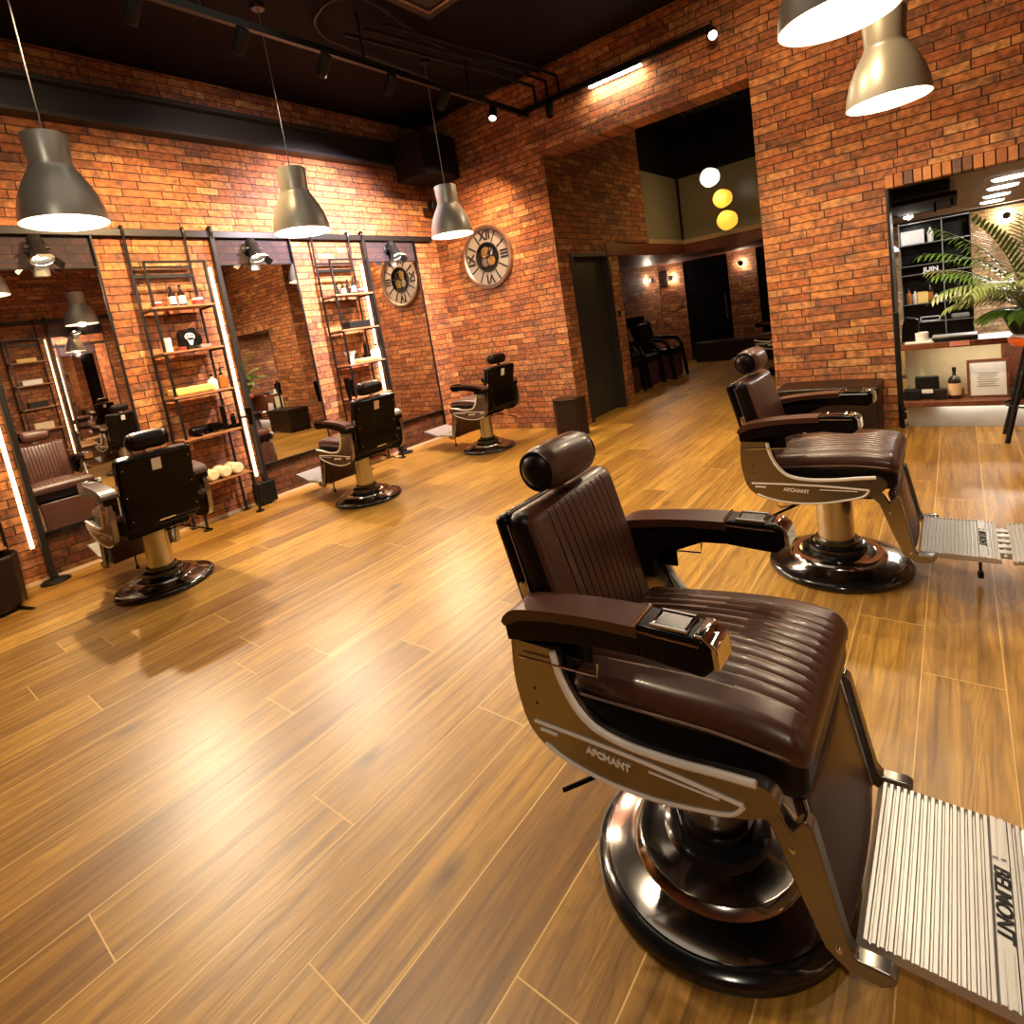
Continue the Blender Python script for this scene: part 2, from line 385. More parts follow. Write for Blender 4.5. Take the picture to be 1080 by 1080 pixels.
# ------------------------------------------------------------------ the room shell
XL, YB, ZC, XR, YF = -5.9, 6.05, 4.36, 1.45, -3.0
XC0, XC1 = -3.87, -1.47     # corridor opening
XB = -.456                  # bar opening left jamb
struct('floor', B(-6.2, 1.75, YF-.2, 12.7, -.1, 0), FL, smooth=False)
struct('ceiling', B(-6.2, 1.75, YF-.2, 12.7, ZC, ZC+.1), M_ceil, smooth=False)
struct('wall_left', B(XL-.25, XL, YF-.2, YB+.25, 0, ZC), BR, smooth=False)
struct('wall_right', B(XR, XR+.25, YF-.2, 12.7, 0, ZC), BR, smooth=False)
struct('wall_front', B(XL, XR, YF-.2, YF, 0, ZC), BR, smooth=False)
struct('wall_back', boxes([(XL, XC0, YB, YB+.25, 0, ZC), (XC0, XC1, YB, YB+.25, 3.40, ZC), (XC1, XB, YB, YB+.25, 0, ZC), (XB, XR, YB, YB+.25, 2.23, ZC)]), BR, smooth=False)
struct('wall_passage', boxes([(XC0-.2, XC0, YB+.25, 6.38, 0, ZC), (XC0-.2, XC0, 6.38, 7.33, 2.22, ZC), (XC0-.2, XC0, 7.33, 7.68, 0, ZC), (XC0-.2, XC0, 7.68, 8.8, 2.4, ZC)]), BR, smooth=False)
# header ledge of the passage opening, added to catch light from the bar lamp above
struct('trim_1', B(XC0, XC1, YB-.035, YB-.001, 3.40, 3.56), BR, smooth=False)
# soldier course above the bar opening
bm = bmesh.new(); x = XB+.002
while x < XR-.07:
    w = .066+random.uniform(-.004, .004); box(bm, x, x+w-.007, YB-.006, YB+.12, 2.12+random.uniform(-.003, .003), 2.226); x += w+.001
M_sold = [mat('soldier_brick', c, .75, noise=.4, nscale=30, bump=.6) for c in ((.40, .15, .05), (.16, .065, .035), (.30, .10, .036), (.48, .20, .075), (.12, .06, .045))]
for k, f in enumerate(bm.faces): f.material_index = (k//6*7) % 5 if (k//6) % 3 else 0
struct('trim_2', bm, M_sold, smooth=False, bev=.003, bseg=1)
# dark reveal of the bar opening
struct('trim_3', boxes([(XB, XB+.022, YB-.005, YB+.25, 0, 2.12), (XB+.022, XR, YB+.12, YB+.25, 2.12, 2.23)]), M_dark, smooth=False, bev=.003)
# steel beam along the left wall
struct('trim_4', boxes([(XL, XL+.16, YF, YB-.02, 4.02, 4.06), (XL, XL+.16, YF, YB-.02, 3.74, 3.78), (XL, XL+.07, YF, YB-.02, 3.78, 4.02)]), M_beam, smooth=False, bev=.004)
# floor edging below the left wall
struct('trim_5', boxes([(XL, XL+.012, YF, YB, 0, .028)]), M_skirt2, smooth=False)
# red brown beam round the gallery
struct('trim_6', boxes([(XC0-.12, XC0+.02, 7.33, 10.33, 2.2, 2.38), (XC0, -1.2, 10.33, 10.47, 2.2, 2.38)]), M_redwood, smooth=False, bev=.004)
struct('trim_7', boxes([(XC0-.1, XC0+.03, 8.8, 10.30, 2.38, 2.46), (XC0-.1, -1.2, 10.30, 10.45, 2.38, 2.46)]), M_ledge, smooth=False, bev=.003)
struct('wall_gallery', boxes([(XC0-.12, XC0, 8.8, 10.45, 3.54, ZC), (XC0-.12, -1.2, 10.34, 10.45, 3.54, ZC)]), M_ceil, smooth=False)
w1 = struct('window_1', boxes([(XC0-.04, XC0-.01, 8.8, 10.33, 2.46, 3.54)]), M_olive, smooth=False)
w2 = struct('window_2', boxes([(XC0+.02, -1.2, 10.36, 10.39, 2.46, 3.54)]), M_olive, smooth=False)
struct('trim_8', boxes([(XC0-.04, XC0+.02, 10.31, 10.37, 2.46, 3.54)]), M_black, smooth=False)
struct('wall_passage_right', B(-1.2, -.95, YB+.25, 12.7, 0, ZC), M_ceil, smooth=False)
struct('ceiling_low', boxes([(-5.5, XC0-.121, 7.68, 12.4, 2.2, 2.34), (XC0-.12, -1.2, 10.471, 12.4, 2.2, 2.34)]), M_redwood, smooth=False)
struct('wall_low_left', B(-5.5, -5.3, 7.5, 12.4, 0, 2.2), BR, smooth=False)
struct('wall_low_side', B(-5.3, XC0-.2, 7.5, 7.68, 0, 2.2), BR, smooth=False)
struct('wall_low_back', boxes([(-5.5, -4.72, 12.4, 12.6, 0, 2.2), (-3.76, -3.18, 12.4, 12.6, 0, 2.2)]), BR, smooth=False)
d2 = struct('door_2', B(-4.72, -3.76, 12.42, 12.5, 0, 2.2), M_blackglass, smooth=False)
bmh = T([(0, 0, 0), (0, -.06, 0), (0, -.06, .5), (0, 0, .5)], .012); hh = obj('door_handle', bmh, M_chrome, d2); hh.location = (-3.85, 12.42, .85)
struct('window_3', B(-3.18, -1.2, 12.42, 12.5, 0, 2.2), M_blackglass, smooth=False)

# charcoal door in the passage wall
d1 = struct('door_1', B(XC0-.14, XC0-.09, 6.40, 7.31, 0.01, 2.19), M_door, smooth=False, bev=.004)
obj('door_frame', boxes([(XC0-.2, XC0+.02, 6.34, 6.40, 0, 2.24), (XC0-.2, XC0+.02, 7.31, 7.37, 0, 2.24), (XC0-.2, XC0+.02, 6.40, 7.31, 2.19, 2.24)]), M_frame, d1, smooth=False, bev=.003)
obj('door_handle', T([(XC0-.09, 7.22, 1.03), (XC0-.04, 7.22, 1.03), (XC0-.04, 7.1, 1.03)], .01), M_iron, d1)
obj('light_switch', B(0, .012, -.03, .03, -.045, .045), M_dark).location = (XC0, 7.51, 1.36)
tag(bpy.data.objects['light_switch'], 'small dark switch plate on the brick beside the charcoal door', 'switch')

# ------------------------------------------------------------------ barber chair
def chair():
    t = thing('barber_chair', 'brown leather barber chair nearest the camera with big ribbed footrest', 'barber chair', group=None)
    # base
    ba = obj('base', L([(0, 0), (.318, 0), (.327, .006), (.327, .02), (.318, .032), (.296, .04), (.29, .036), (0, .036)], 96), M_rubber, t)
    obj('base_dome', L([(.292, .03), (.293, .043), (.27, .052), (.235, .06), (.222, .064), (.218, .072), (.205, .082), (.198, .080), (.16, .085), (.135, .092), (.13, .10), (.0, .10)], 96), M_base, ba)
    obj('base_collar', L([(.135, .09), (.134, .118), (.118, .128), (.10, .13), (.098, .15), (.0, .15)], 64), M_rubber, ba)
    obj('column', L([(.083, .12), (.083, .40), (.088, .405), (.088, .45), (0, .45)], 64), M_col, t)
    obj('seat_carrier', B(-.17, .20, -.20, .20, .43, .50), M_shell, t, bev=.015, bseg=3)
    # pump lever and release rod
    lv = T([(-.05, -.07, .39), (-.08, -.16, .40), (-.26, -.30, .33)], .006, 8); tube(lv, [(-.05, -.075, .41), (-.02, -.09, .41)], .018, 12)
    obj('release_lever', lv, M_shell, t)
    lp = smooth_pts([(-.12, -.20, .46), (-.21, -.24, .43), (-.20, -.22, .37), (-.10, -.19, .40), (-.06, -.12, .44)], 6)
    obj('wire_loop', T(lp, .004, 8), M_chrome, t)
    # side frames
    outer = [(-.335, .735), (-.343, .66), (-.342, .60), (-.325, .512), (-.281, .462), (-.215, .440), (-.114, .428), (.0, .436), (.10, .458), (.18, .482), (.235, .508), (.262, .535), (.258, .562), (.228, .576)]
    inner = [(.15, .566), (.08, .556), (.0, .550), (-.049, .550), (-.10, .556), (-.142, .572), (-.178, .61), (-.205, .67), (-.215, .735)]
    op = [tuple(v)[:2] for v in smooth_pts([(a, b, 0) for a, b in outer+inner[:]], 4)]
    for s in (-1, 1):
        bmf = bmesh.new(); prism(bmf, op, s*.285, s*.315)
        fr = obj('side_frame', bmf, M_steel, t, bev=.004, bseg=2)
        # bright raised lines and lettering panel on the outer face
        yo = s*.3165
        ln = bmesh.new()
        tube(ln, smooth_pts([(a, yo, b) for a, b in [(-.212, .73), (-.20, .67), (-.173, .613), (-.138, .576), (-.098, .561), (-.048, .555), (.0, .555), (.08, .561), (.15, .571), (.225, .579)]], 5), .0085, 8)
        tube(ln, smooth_pts([(a, yo, b) for a, b in [(-.277, .468), (-.215, .446), (-.114, .434), (.0, .442), (.10, .464), (.17, .487), (.197, .517)]], 5), .0045, 6)
        tube(ln, smooth_pts([(-.30, yo, .522), (-.15, yo, .526), (.03, yo, .526), (.197, yo, .519)], 4), .0045, 6)
        tube(ln, [(-.285, yo, .505), (-.235, yo, .506)], .004, 6); tube(ln, [(.0, yo, .508), (.15, yo, .510)], .0022, 6)
        obj('trim_line', ln, M_bright, fr)
        sc = bmesh.new()
        for zz in (.615, .575): lathe(sc, [(0, 0), (.005, 0), (.005, .002), (0, .003)], 12, -.285, s*.315, zz, 'y')
        obj('screw', sc, M_dark, fr)
        rx = PI/2
        text('lettering', 'APCHANT', .024, M_bright, fr, (-.100, s*.3175, .497), (rx, .05 if s < 0 else -.05, 0 if s < 0 else PI), .0015, label='raised chrome letters', bold=.0008)
        # armrest
        # swept armrest: high flat front, curving down into the frame at the rear
        top_ = smooth_pts([(-.338, .80, 0), (-.30, .825, 0), (-.2, .842, 0), (-.08, .853, 0), (.022, .857, 0)], 5)
        am = bmesh.new(); prism(am, [tuple(v)[:2] for v in top_]+[(.022, .833), (-.1, .829), (-.2, .818), (-.29, .800), (-.338, .775), (-.346, .785)], s*.285-.045, s*.285+.045)
        ar = obj('armrest', am, M_leather, t, ang=50, bev=.011, bseg=4)
        bot_ = smooth_pts([(.020, .790, 0), (-.08, .783, 0), (-.17, .770, 0), (-.25, .755, 0), (-.335, .738, 0)], 5)
        lowr = bmesh.new(); prism(lowr, [(.020, .838), (-.1, .834), (-.2, .823), (-.29, .803), (-.338, .778)][::-1]+[tuple(v)[:2] for v in bot_], s*.285-.040, s*.285+.040)
        obj('arm_base', lowr, M_shell, ar, bev=.006)
        gus = bmesh.new(); gp = smooth_pts([(-.05, .787, 0), (-.12, .772, 0), (-.175, .745, 0), (-.205, .705, 0), (-.212, .65, 0)], 5)
        g0, g1 = sorted((s*.285-s*.044, s*.285-s*.018)); prism(gus, [tuple(v)[:2] for v in gp]+[(-.30, .65), (-.32, .76), (-.2, .80)], g0, g1)
        obj('arm_gusset', gus, M_leather_d, ar, bev=.005)
        # console tip with ashtray lid
        tip = bmesh.new(); prism(tip, [(.018, .787), (.150, .778), (.172, .80), (.170, .845), (.155, .858), (.018, .860)], s*.285-.040, s*.285+.040)
        tp = obj('arm_tip', tip, M_shell, ar, bev=.006, bseg=2)
        rim = bmesh.new(); y0, y1 = s*.285-.03, s*.285+.03
        tube(rim, [(.05, y0, .862), (.122, y0, .862), (.122, y1, .862), (.05, y1, .862)], .005, 8, closed=True)
        tube(rim, [(.018, s*.285-.042, .861), (.018, s*.285+.042, .861)], .003, 6)
        tube(rim, [(.018, s*.326, .847), (.15, s*.326, .845)], .003, 6); tube(rim, [(.018, s*.244, .847), (.15, s*.244, .845)], .003, 6)
        obj('ashtray_lid', rim, M_chrome, tp)
        lid = bmesh.new(); box(lid, .055, .117, y0+.006, y1-.006, .858, .863); obj('lid_plate', lid, mat('smoked_steel', (.12, .12, .12), .2, metal=1) if s < 0 else bpy.data.materials['smoked_steel'], tp)
        en = bmesh.new(); prism(en, [(.138, .864), (.157, .864), (.180, .845), (.184, .80), (.172, .796), (.170, .84), (.154, .856), (.138, .857)], s*.285-.036, s*.285+.036)
        obj('tip_cap', en, M_chrome, tp, bev=.003)
        # arm upright linking frame and armrest
        obj('arm_post', B(-.325, -.24, s*.285-.018, s*.285+.018, .69, .74), M_shell, t, bev=.008)
        obj('side_flap', boxes([(-.31, -.14, s*.262-.006, s*.262+.006, .69, .76)]), M_shell, t, bev=.004)
        obj('flap_trim', T([(-.31, s*.325, .70), (-.09, s*.325, .712), (-.085, s*.325, .745)], .003, 6), M_chrome, t)
    # seat cushion with fluted top
    ny = 11; ys = [(-.175+.035*i) for i in range(ny)]
    cuts = []
    for yv in ys: cuts += [yv-.006, yv-.0016, yv, yv+.0016, yv+.006]
    def fs(p, q):
        x, y, z = p
        u, v = x/.275, y/.25
        if q.z > 0:
            z += .024*(1-u*u)*(1-v*v)
            if abs(x) < .25:
                for yv in ys:
                    d = abs(q.y-yv)
                    if d < .006: z -= .0030*(1-d/.006)
        if x > .15: z -= .020*((x-.15)/.125)**2
        z += .075*(x+.1) if x < .1 else .015
        return Vector((x, y*(1-.08*max(0, -u)), z))
    sm = cushion((.54, .52, .080), .038, 6, {'y': cuts}, fs, 12)
    for v in sm.verts: v.co += Vector((.037, 0, .605))
    se = obj('seat', sm, [M_leather, M_groove], t, ang=75)
    for p in se.data.polygons:
        if p.normal.z > .3 and abs(p.center.x-.02) < .235 and any(abs(p.center.y-yv) < .0030 for yv in ys) and (abs(p.center.x-.13) > .03): p.material_index = 1  # faces along the grooves take a paler brown
    pp = smooth_pts([(-.20, -.257, .590), (-.05, -.263, .603), (.12, -.263, .613), (.25, -.261, .607), (.290, -.245, .598), (.305, -.21, .592)], 5)
    for s in (-1, 1):
        pb = bmesh.new(); tube(pb, [(p.x, s*-p.y, p.z) for p in pp], .0032, 6); obj('piping', pb, M_pipe, se)
    ap = cushion((.53, .508, .125), .03, 4, None, lambda p, q: Vector((p.x, p.y, p.z+.05*p.x)), 6)
    for v in ap.verts: v.co += Vector((.034, 0, .552))
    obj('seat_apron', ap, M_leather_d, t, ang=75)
    # back
    ysb = [(-.14+.028*i) for i in range(11)]; cb = []
    for yv in ysb: cb += [yv-.0055, yv-.0022, yv, yv+.0022, yv+.0055]
    def fb(p, q):
        x, y, z = p
        v, w = y/.24, z/.26
        if q.x > 0:
            x += .022*(1-v*v)*(1-w*w)
            if abs(z) < .215:
                for yv in ysb:
                    d = abs(q.y-yv)
                    if d < .0022: x -= .0040*(1-d/.0022)
        return Vector((x, y*(1+.02*w), z))
    bk = cushion((.085, .45, .47), .04, 6, {'y': cb}, fb, 12)
    R = Matrix.Rotation(math.radians(-13), 4, 'Y')
    def place(bm): 
        for v in bm.verts: v.co = (R @ v.co)+Vector((-.296, 0, .79))
        return bm
    bo = obj('backrest', place(bk), [M_leather, M_leather_d], t, ang=75)
    for p in bo.data.polygons:
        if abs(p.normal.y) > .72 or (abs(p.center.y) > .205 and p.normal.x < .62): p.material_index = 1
    sh = cushion((.05, .46, .475), .022, 4, None, None, 4)
    for v in sh.verts: v.co.x -= .045+.05*max(0, -v.co.z/.24)
    so = obj('back_shell', place(sh), M_shell, bo)
    rl = bmesh.new(); pr = [(-.03, .221*a, .232*b) for a, b in ((-1, -.9), (-1, .9), (-.93, 1), (.93, 1), (1, .9), (1, -.9))]
    tube(rl, pr, .005, 6); obj('back_piping', place(rl), M_pipe, bo)
    pl = bmesh.new(); box(pl, -.074, -.069, -.028, .028, .125, .205)
    obj('maker_plate', place(pl), M_white, so)['label'] = 'small pale plate'
    ft = bmesh.new(); box(ft, -.125, -.115, -.05, .05, -.225, -.215); 
    for yy in (-.2, .2):
        for zz in (.17, -.02, -.18): lathe(ft, [(0, .004), (.006, .004), (.004, -.003), (0, -.004)], 10, -.070-.05*max(0, -zz/.24), yy, zz, 'x')
    obj('rivet', place(ft), M_chrome, so)
    br = bmesh.new(); box(br, -.045, -.02, -.22, -.235, .0, .06); box(br, -.045, -.02, .22, .235, .0, .06)
    obj('hinge_plate', place(br), M_chrome, bo, bev=.003)
    # headrest
    def fh(p, q):
        v = p.y/.14
        return Vector((p.x+(.010*(1-v*v) if q.x > 0 else 0), p.y, p.z+.005*(1-v*v)*(1 if p.z > 0 else -1)))
    hm = cushion((.112, .265, .115), .054, 7, None, fh, 6)
    for v in hm.verts: v.co = (R @ v.co)+Vector((-.338, 0, 1.098))
    hd = obj('headrest', hm, [M_leather, M_leather_d], t, ang=75)
    for p in hd.data.polygons:
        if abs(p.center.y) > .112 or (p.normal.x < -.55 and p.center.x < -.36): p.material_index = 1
    hp = bmesh.new()
    for s in (-1, 1): pass
    rp = [R @ Vector((.050*math.cos(a), 0, .052*math.sin(a)))+Vector((-.338, 0, 1.098)) for a in [2*PI*i/24 for i in range(24)]]
    for s in (-1, 1):
        hp = bmesh.new(); tube(hp, [(p.x, s*.113, p.z) for p in rp], .0035, 6, True); obj('headrest_piping', hp, M_leather_d, hd)
    nb = bmesh.new(); box(nb, -.362, -.345, -.022, .022, .98, 1.08); nbo = obj('headrest_stem', nb, M_chrome, hd, bev=.003)
    # front leg frame, calf pad, footplate
    for s in (-1, 1):
        lg = bmesh.new()
        prism(lg, [(.205, .50), (.241, .478), (.262, .44), (.288, .480), (.302, .47), (.347, .228), (.358, .212), (.41, .216), (.424, .208), (.420, .196), (.399, .177), (.348, .172), (.305, .203), (.266, .306), (.224, .436), (.190, .47)], s*.225, s*.258)
        lo = obj('footrest_arm', lg, M_steel, t, bev=.004)
        for a, b in ((.262, .40), (.33, .215)):
            sb = bmesh.new(); lathe(sb, [(0, 0), (.007, 0), (.005, .003*s), (0, .004*s)], 12, a, s*.258, b, 'y')
            obj('bolt', sb, M_chrome, lo)
    def fc(p, q): return Vector((p.x+.012*(1-(p.y/.2)**2), p.y, p.z))
    cf = cushion((.035, .42, .30), .015, 3, None, fc, 5)
    Rc = Matrix.Rotation(math.radians(-11), 4, 'Y')
    for v in cf.verts: v.co = (Rc @ v.co)+Vector((.296, 0, .335))
    cfo = obj('calf_pad', cf, M_leather, t)
    for s in (-1, 1):
        ce = bmesh.new(); tube(ce, [Rc @ Vector((.012, s*.212, .15))+Vector((.296, 0, .335)), Rc @ Vector((.012, s*.212, -.15))+Vector((.296, 0, .335))], .005, 6)
        obj('calf_piping', ce, M_chrome, cfo)
    # ribbed plate: ribs run across the chair
    fp = bmesh.new(); x0, x1, hw = .362, .622, .21; n = 19; prof = []
    prof.append((x0-.012, .188))
    w = (x1-x0)/n
    for i in range(n):
        a = x0+i*w
        if i == n-4 or i == n-3: prof += [(a, .2125), (a+w, .2125)]; continue
        prof += [(a, .206), (a+w*.15, .213), (a+w*.62, .213), (a+w*.75, .206)]
    prof += [(x1+.012, .21), (x1+.016, .19)]
    prism(fp, prof, -hw, hw)
    # raised ribs continue across the lettering strip outside the letters
    fpo = obj('footplate', fp, M_alu, t, smooth=False)
    for k in (4, 3):
        for a, b in ((-hw, -.10), (.10, hw)): obj('rib', B(x0+(n-k)*w+.001, x0+(n-k)*w+.009, a, b, .212, .2165), M_alu, fpo, smooth=False)
    text('lettering', 'BELMONT', .036, M_dark, fpo, (x0+(n-3)*w-.001, 0, .2135), (0, 0, -PI/2), .0012, label='dark cast letters', shear=.25, bold=.0006)
    # hinge and flip-out extension
    hg = bmesh.new()
    for k in range(5): box(hg, .630, .675, -.14+.06*k, -.105+.06*k, .185, .212)
    tube(hg, [(.653, -.16, .20), (.653, .16, .20)], .007, 8)
    hgo = obj('footplate_hinge', hg, M_alu, t, bev=.003)
    ex = bmesh.new(); prof = [(0, -.012)]; n2 = 15; w2 = .235/n2
    for i in range(n2): a = i*w2; prof += [(a, 0), (a+w2*.15, .006), (a+w2*.62, .006), (a+w2*.75, 0)]
    prof += [(.245, 0), (.245, -.012)]
    prism(ex, prof, -.205, .205)
    Re = Matrix.Rotation(math.radians(-14), 4, 'Y')
    for v in ex.verts: v.co = (Re @ v.co)+Vector((.672, 0, .20))
    obj('footplate_extension', ex, M_alu, hgo, smooth=False)
    st = L([(0, .02), (.012, .02), (.012, .05), (.006, .05), (.006, .19), (0, .19)], 12, (.57, 0, 0)); obj('footplate_stop', st, M_dark, t)
    return t
ch1 = chair(); ch1.location = (-.55, 1.25, 0)
ch2 = dup(ch1, (-.53, 3.10, 0), 0, 'brown leather barber chair in the middle right, before the black bench')
ch3 = dup(ch1, (-4.62, 1.33, 0), PI, 'barber chair seen from behind, largest at the left, facing the first mirror')
ch4 = dup(ch1, (-4.62, 3.19, 0), PI, 'barber chair seen from behind at the middle left mirror, beside the second shelf rack')
ch5 = dup(ch1, (-4.58, 5.02, 0), PI, 'smallest barber chair seen from behind, below the round clock')
ch6 = dup(ch1, (-2.25, 9.75, 0), math.radians(150), 'brown barber chair in the dark back room, half hidden by the brick pillar')
def setmat(root, names, m, lab=None):
    for o in bpy.data.objects:
        r = o
        while r.parent: r = r.parent
        if r is root and any(o.name.startswith(n) for n in names):
            o.data = o.data.copy(); o.data.materials[0] = m
            if lab: o['label'] = lab
setmat(ch4, ['maker_plate'], M_tan, 'small tan plate')

# ------------------------------------------------------------------ pendant lamps
def pendant(loc, label, h=.0):
    x, y, z = loc
    t = thing('pendant_lamp', label, 'pendant lamp', loc, 0, None)
    R_ = .235
    out = [(R_, 0), (.233, .03), (.225, .085), (.205, .16), (.175, .23), (.145, .285), (.128, .315), (.120, .33), (.121, .338), (.113, .342), (.122, .52), (.120, .528), (.05, .532), (0, .532)]
    inn = [(0, .50), (.108, .50), (.104, .33), (.125, .30), (.16, .235), (.195, .16), (.216, .085), (.225, .03), (.228, .001), (R_, 0)]
    obj('lamp_shade', L(out[:-1]+[(0, .532)], 64), M_shade, t, ang=50)
    obj('shade_lining', L(inn, 64), M_shade_w, t)
    obj('bulb', L([(0, .05), (.03, .055), (.052, .085), (.055, .115), (.045, .15), (.025, .19), (.02, .24), (0, .24)], 24), M_bulb, t)
    cd = bmesh.new(); Ht = ZC-z; pts = [(0, 0, .53), (.006, -.004, .58), (-.004, .004, .66), (.0, 0, .8), (0, 0, Ht)]
    tube(cd, smooth_pts(pts, 5), .0045, 6); obj('cord', cd, M_cord, t)
    obj('cord_grip', L([(.0, .53), (.018, .53), (.012, .56), (0, .565)], 16), M_iron, t)
    obj('ceiling_rose', L([(0, Ht-.03), (.05, Ht-.028), (.055, Ht-.001), (0, Ht-.001)], 24), M_iron, t)
    return t
lampspec = [((-4.343, 1.21, 2.534), 'pewter bell pendant lamp above the first chair on the left, leftmost and largest there'),
            ((-4.40, 2.908, 2.534), 'pewter bell pendant lamp in the middle of the left row, above the second left chair'),
            ((-4.34, 4.734, 2.534), 'smallest pewter bell pendant lamp, next to the round wall clock'),
            ((-.304, 4.621, 2.506), 'dark bell pendant lamp hung in front of the right brick wall, whole shade visible'),
            ((-.36, 3.031, 2.552), 'bell pendant lamp cut off by the top edge of the frame, nearest and biggest')]
lp0 = None
for loc, lab in lampspec:
    if lp0 is None: lp0 = pendant(loc, lab)
    else: dup(lp0, loc, 0, lab)

# ------------------------------------------------------------------ clock
t = thing('wall_clock', 'large round skeleton wall clock with roman numerals on the back brick wall', 'clock', (-4.95, YB, 2.40))
obj('clock_frame', L([(.42, -.001), (.425, -.05), (.42, -.065), (.395, -.07), (.375, -.055), (.37, -.04), (.37, -.001)], 96, axis='y', closed=True), M_bronze, t)
obj('dial', L([(.37, -.012), (.37, -.035), (.20, -.035), (.20, -.012)], 96, axis='y', closed=True), M_face, t)
obj('dial_back', L([(0, -.002), (.40, -.002), (.40, -.010), (0, -.010)], 64, axis='y'), M_dark, t)
for k in range(12):
    a = PI/2-k*PI/6
    if k % 3 == 0:
        s = {0: 'XII', 3: 'III', 6: 'VI', 9: 'IX'}[k]
        ang = a-PI/2
        o = text('numeral', s, .17, M_dark, t, (.285*math.cos(a), -.038, .285*math.sin(a)), (PI/2, 0, 0), .002, bold=.004)
        o.rotation_euler = (Matrix.Rotation(-ang, 3, 'Y') @ Matrix.Rotation(PI/2, 3, 'X')).to_euler()
    else:
        bmm = bmesh.new(); d = Vector((math.cos(a), 0, math.sin(a))); n_ = Vector((-d.z, 0, d.x))
        obox(bmm, d*.285+Vector((0, -.037, 0)), d*.075, n_*.008, Vector((0, .003, 0)))
        obj('hour_marker', bmm, M_dark, t, smooth=False)
obj('inner_ring', L([(.20, -.012), (.20, -.045), (.185, -.045), (.185, -.012)], 64, axis='y', closed=True), M_dark, t)
for (cx, cz, r, m) in ((-.03, .06, .085, M_gold), (.05, -.05, .075, M_gold), (.06, .07, .05, M_chrome), (-.06, -.06, .06, M_bronze)):
    g = bmesh.new(); nT = 18; pts = []
    for i in range(nT*4):
        a = 2*PI*i/(nT*4); rr = r*(1.0 if i % 4 < 2 else .88); pts.append((rr*math.cos(a)+cx, rr*math.sin(a)+cz))
    prism(g, pts, -.03, -.022); lathe(g, [(0, -.04), (.014, -.04), (.014, -.02), (0, -.02)], 16, cx, 0, cz, 'y')
    obj('gear', g, m, t, smooth=False)
for ang, ln_, w in ((math.radians(60), .13, .009), (math.radians(8), .22, .006)):
    h_ = bmesh.new(); d = Vector((math.cos(ang), 0, math.sin(ang))); n_ = Vector((-d.z, 0, d.x)); obox(h_, d*ln_*.42+Vector((0, -.052, 0)), d*ln_*.58, n_*w, Vector((0, .002, 0)))
    obj('clock_hand', h_, M_dark, t, smooth=False)

# ------------------------------------------------------------------ left wall stations (and their twins on the right wall)
def flip(o): pass
def station_parts(sx, xw):
    """sx=+1: hangs on the left wall (room towards +X). returns mapper"""
    return lambda dx: xw+sx*dx
def bxs(f, lst):
    out = []
    for (a, b, *r) in lst:
        p, q = f(a), f(b); out.append((min(p, q), max(p, q), *r))
    return boxes(out)
def rail(sx, xw, lab):
    f = station_parts(sx, xw)
    o = obj('hanging_rail', bxs(f, [(.02, .05, YF+.05, YB-.12, 2.795, 2.865)]), M_iron, None, bev=.006)
    br_ = [(0, .02, y-.03, y+.03, 2.80, 2.86) for y in (-2, 0, 1.9, 3.8, 5.6)]
    obj('bracket', bxs(f, br_), M_black, o)
    tag(o, lab, 'rail')
rail(1, XL, 'long dark steel rail running above the mirrors on the left wall')
rail(-1, XR, 'long dark steel rail above the mirrors on the right wall, seen in reflection')
def mirror_unit(sx, xw, y0, y1, label, foot='disc'):
    f = station_parts(sx, xw)
    t = thing('wall_mirror', label, 'mirror', (0, 0, 0))
    obj('mirror_pane', bxs(f, [(.028, .036, y0+.012, y1-.012, .40, 2.52)]), M_mirror, t, smooth=False)
    obj('mirror_backing', bxs(f, [(.004, .027, y0+.01, y1-.01, .395, 2.525)]), M_black, t, smooth=False)
    for za, zb in ((.03, .385), (2.53, 2.795)): obj('darkening_panel', bxs(f, [(.006, .014, y0+.012, y1-.012, za, zb)]), M_tint if za > 1 else M_tint2, t, smooth=False)  # translucent sheets added to darken the brick above and below the pane
    obj('frame_upright', bxs(f, [(.004, .075, y0-.03, y0+.012, .0, 2.80)]), M_iron, t, smooth=False, bev=.003)
    obj('frame_upright', bxs(f, [(.004, .05, y1-.012, y1+.004, .0, 2.80)]), M_black, t, smooth=False, bev=.002)
    obj('frame_rail', bxs(f, [(.004, .045, y0, y1, .385, .402)]), M_black, t, smooth=False)
    obj('frame_rail', bxs(f, [(.004, .042, y0, y1, 2.518, 2.53)]), M_black, t, smooth=False)
    hk = bmesh.new(); tube(hk, smooth_pts([(f(.055), y0-.01, 2.75), (f(.075), y0-.01, 2.86), (f(.045), y0-.01, 2.90), (f(.0), y0-.01, 2.875)], 5), .016, 10)
    obj('hook', hk, M_iron, t)
    obj('led_strip', bxs(f, [(.012, .03, y0-.092, y0-.066, .30, 2.50)]), M_led, t, smooth=False)
    ft = bmesh.new()
    if foot == 'disc': lathe(ft, [(0, 0), (.10, 0), (.105, .008), (.09, .02), (.025, .028), (.025, .06), (0, .06)], 32, f(.12), y0-.01, 0)
    else: box(ft, min(f(.03), f(.16)), max(f(.03), f(.16)), y0-.16, y0+.03, .02, .24); tube(ft, [(f(.13), y0-.05, 0), (f(.13), y0-.05, .03)], .02, 10)
    obj('foot', ft, M_black, t, bev=.004)
    return t
mirror_unit(1, XL, .93, 1.785, 'tall wall mirror at the far left, behind the largest left chair', 'disc')
mu2 = mirror_unit(1, XL, 2.82, 3.68, 'tall wall mirror in the middle of the left wall, below the second sconce', 'box')
YAW = math.radians(-.5)
for o_ in mu2.children:
    if o_.name.startswith('mirror_pane'):
        c_ = Vector((XL+.036, 3.25, 1.46)); o_.matrix_world = Matrix.Translation(c_) @ Matrix.Rotation(YAW, 4, 'Z') @ Matrix.Translation(-c_)
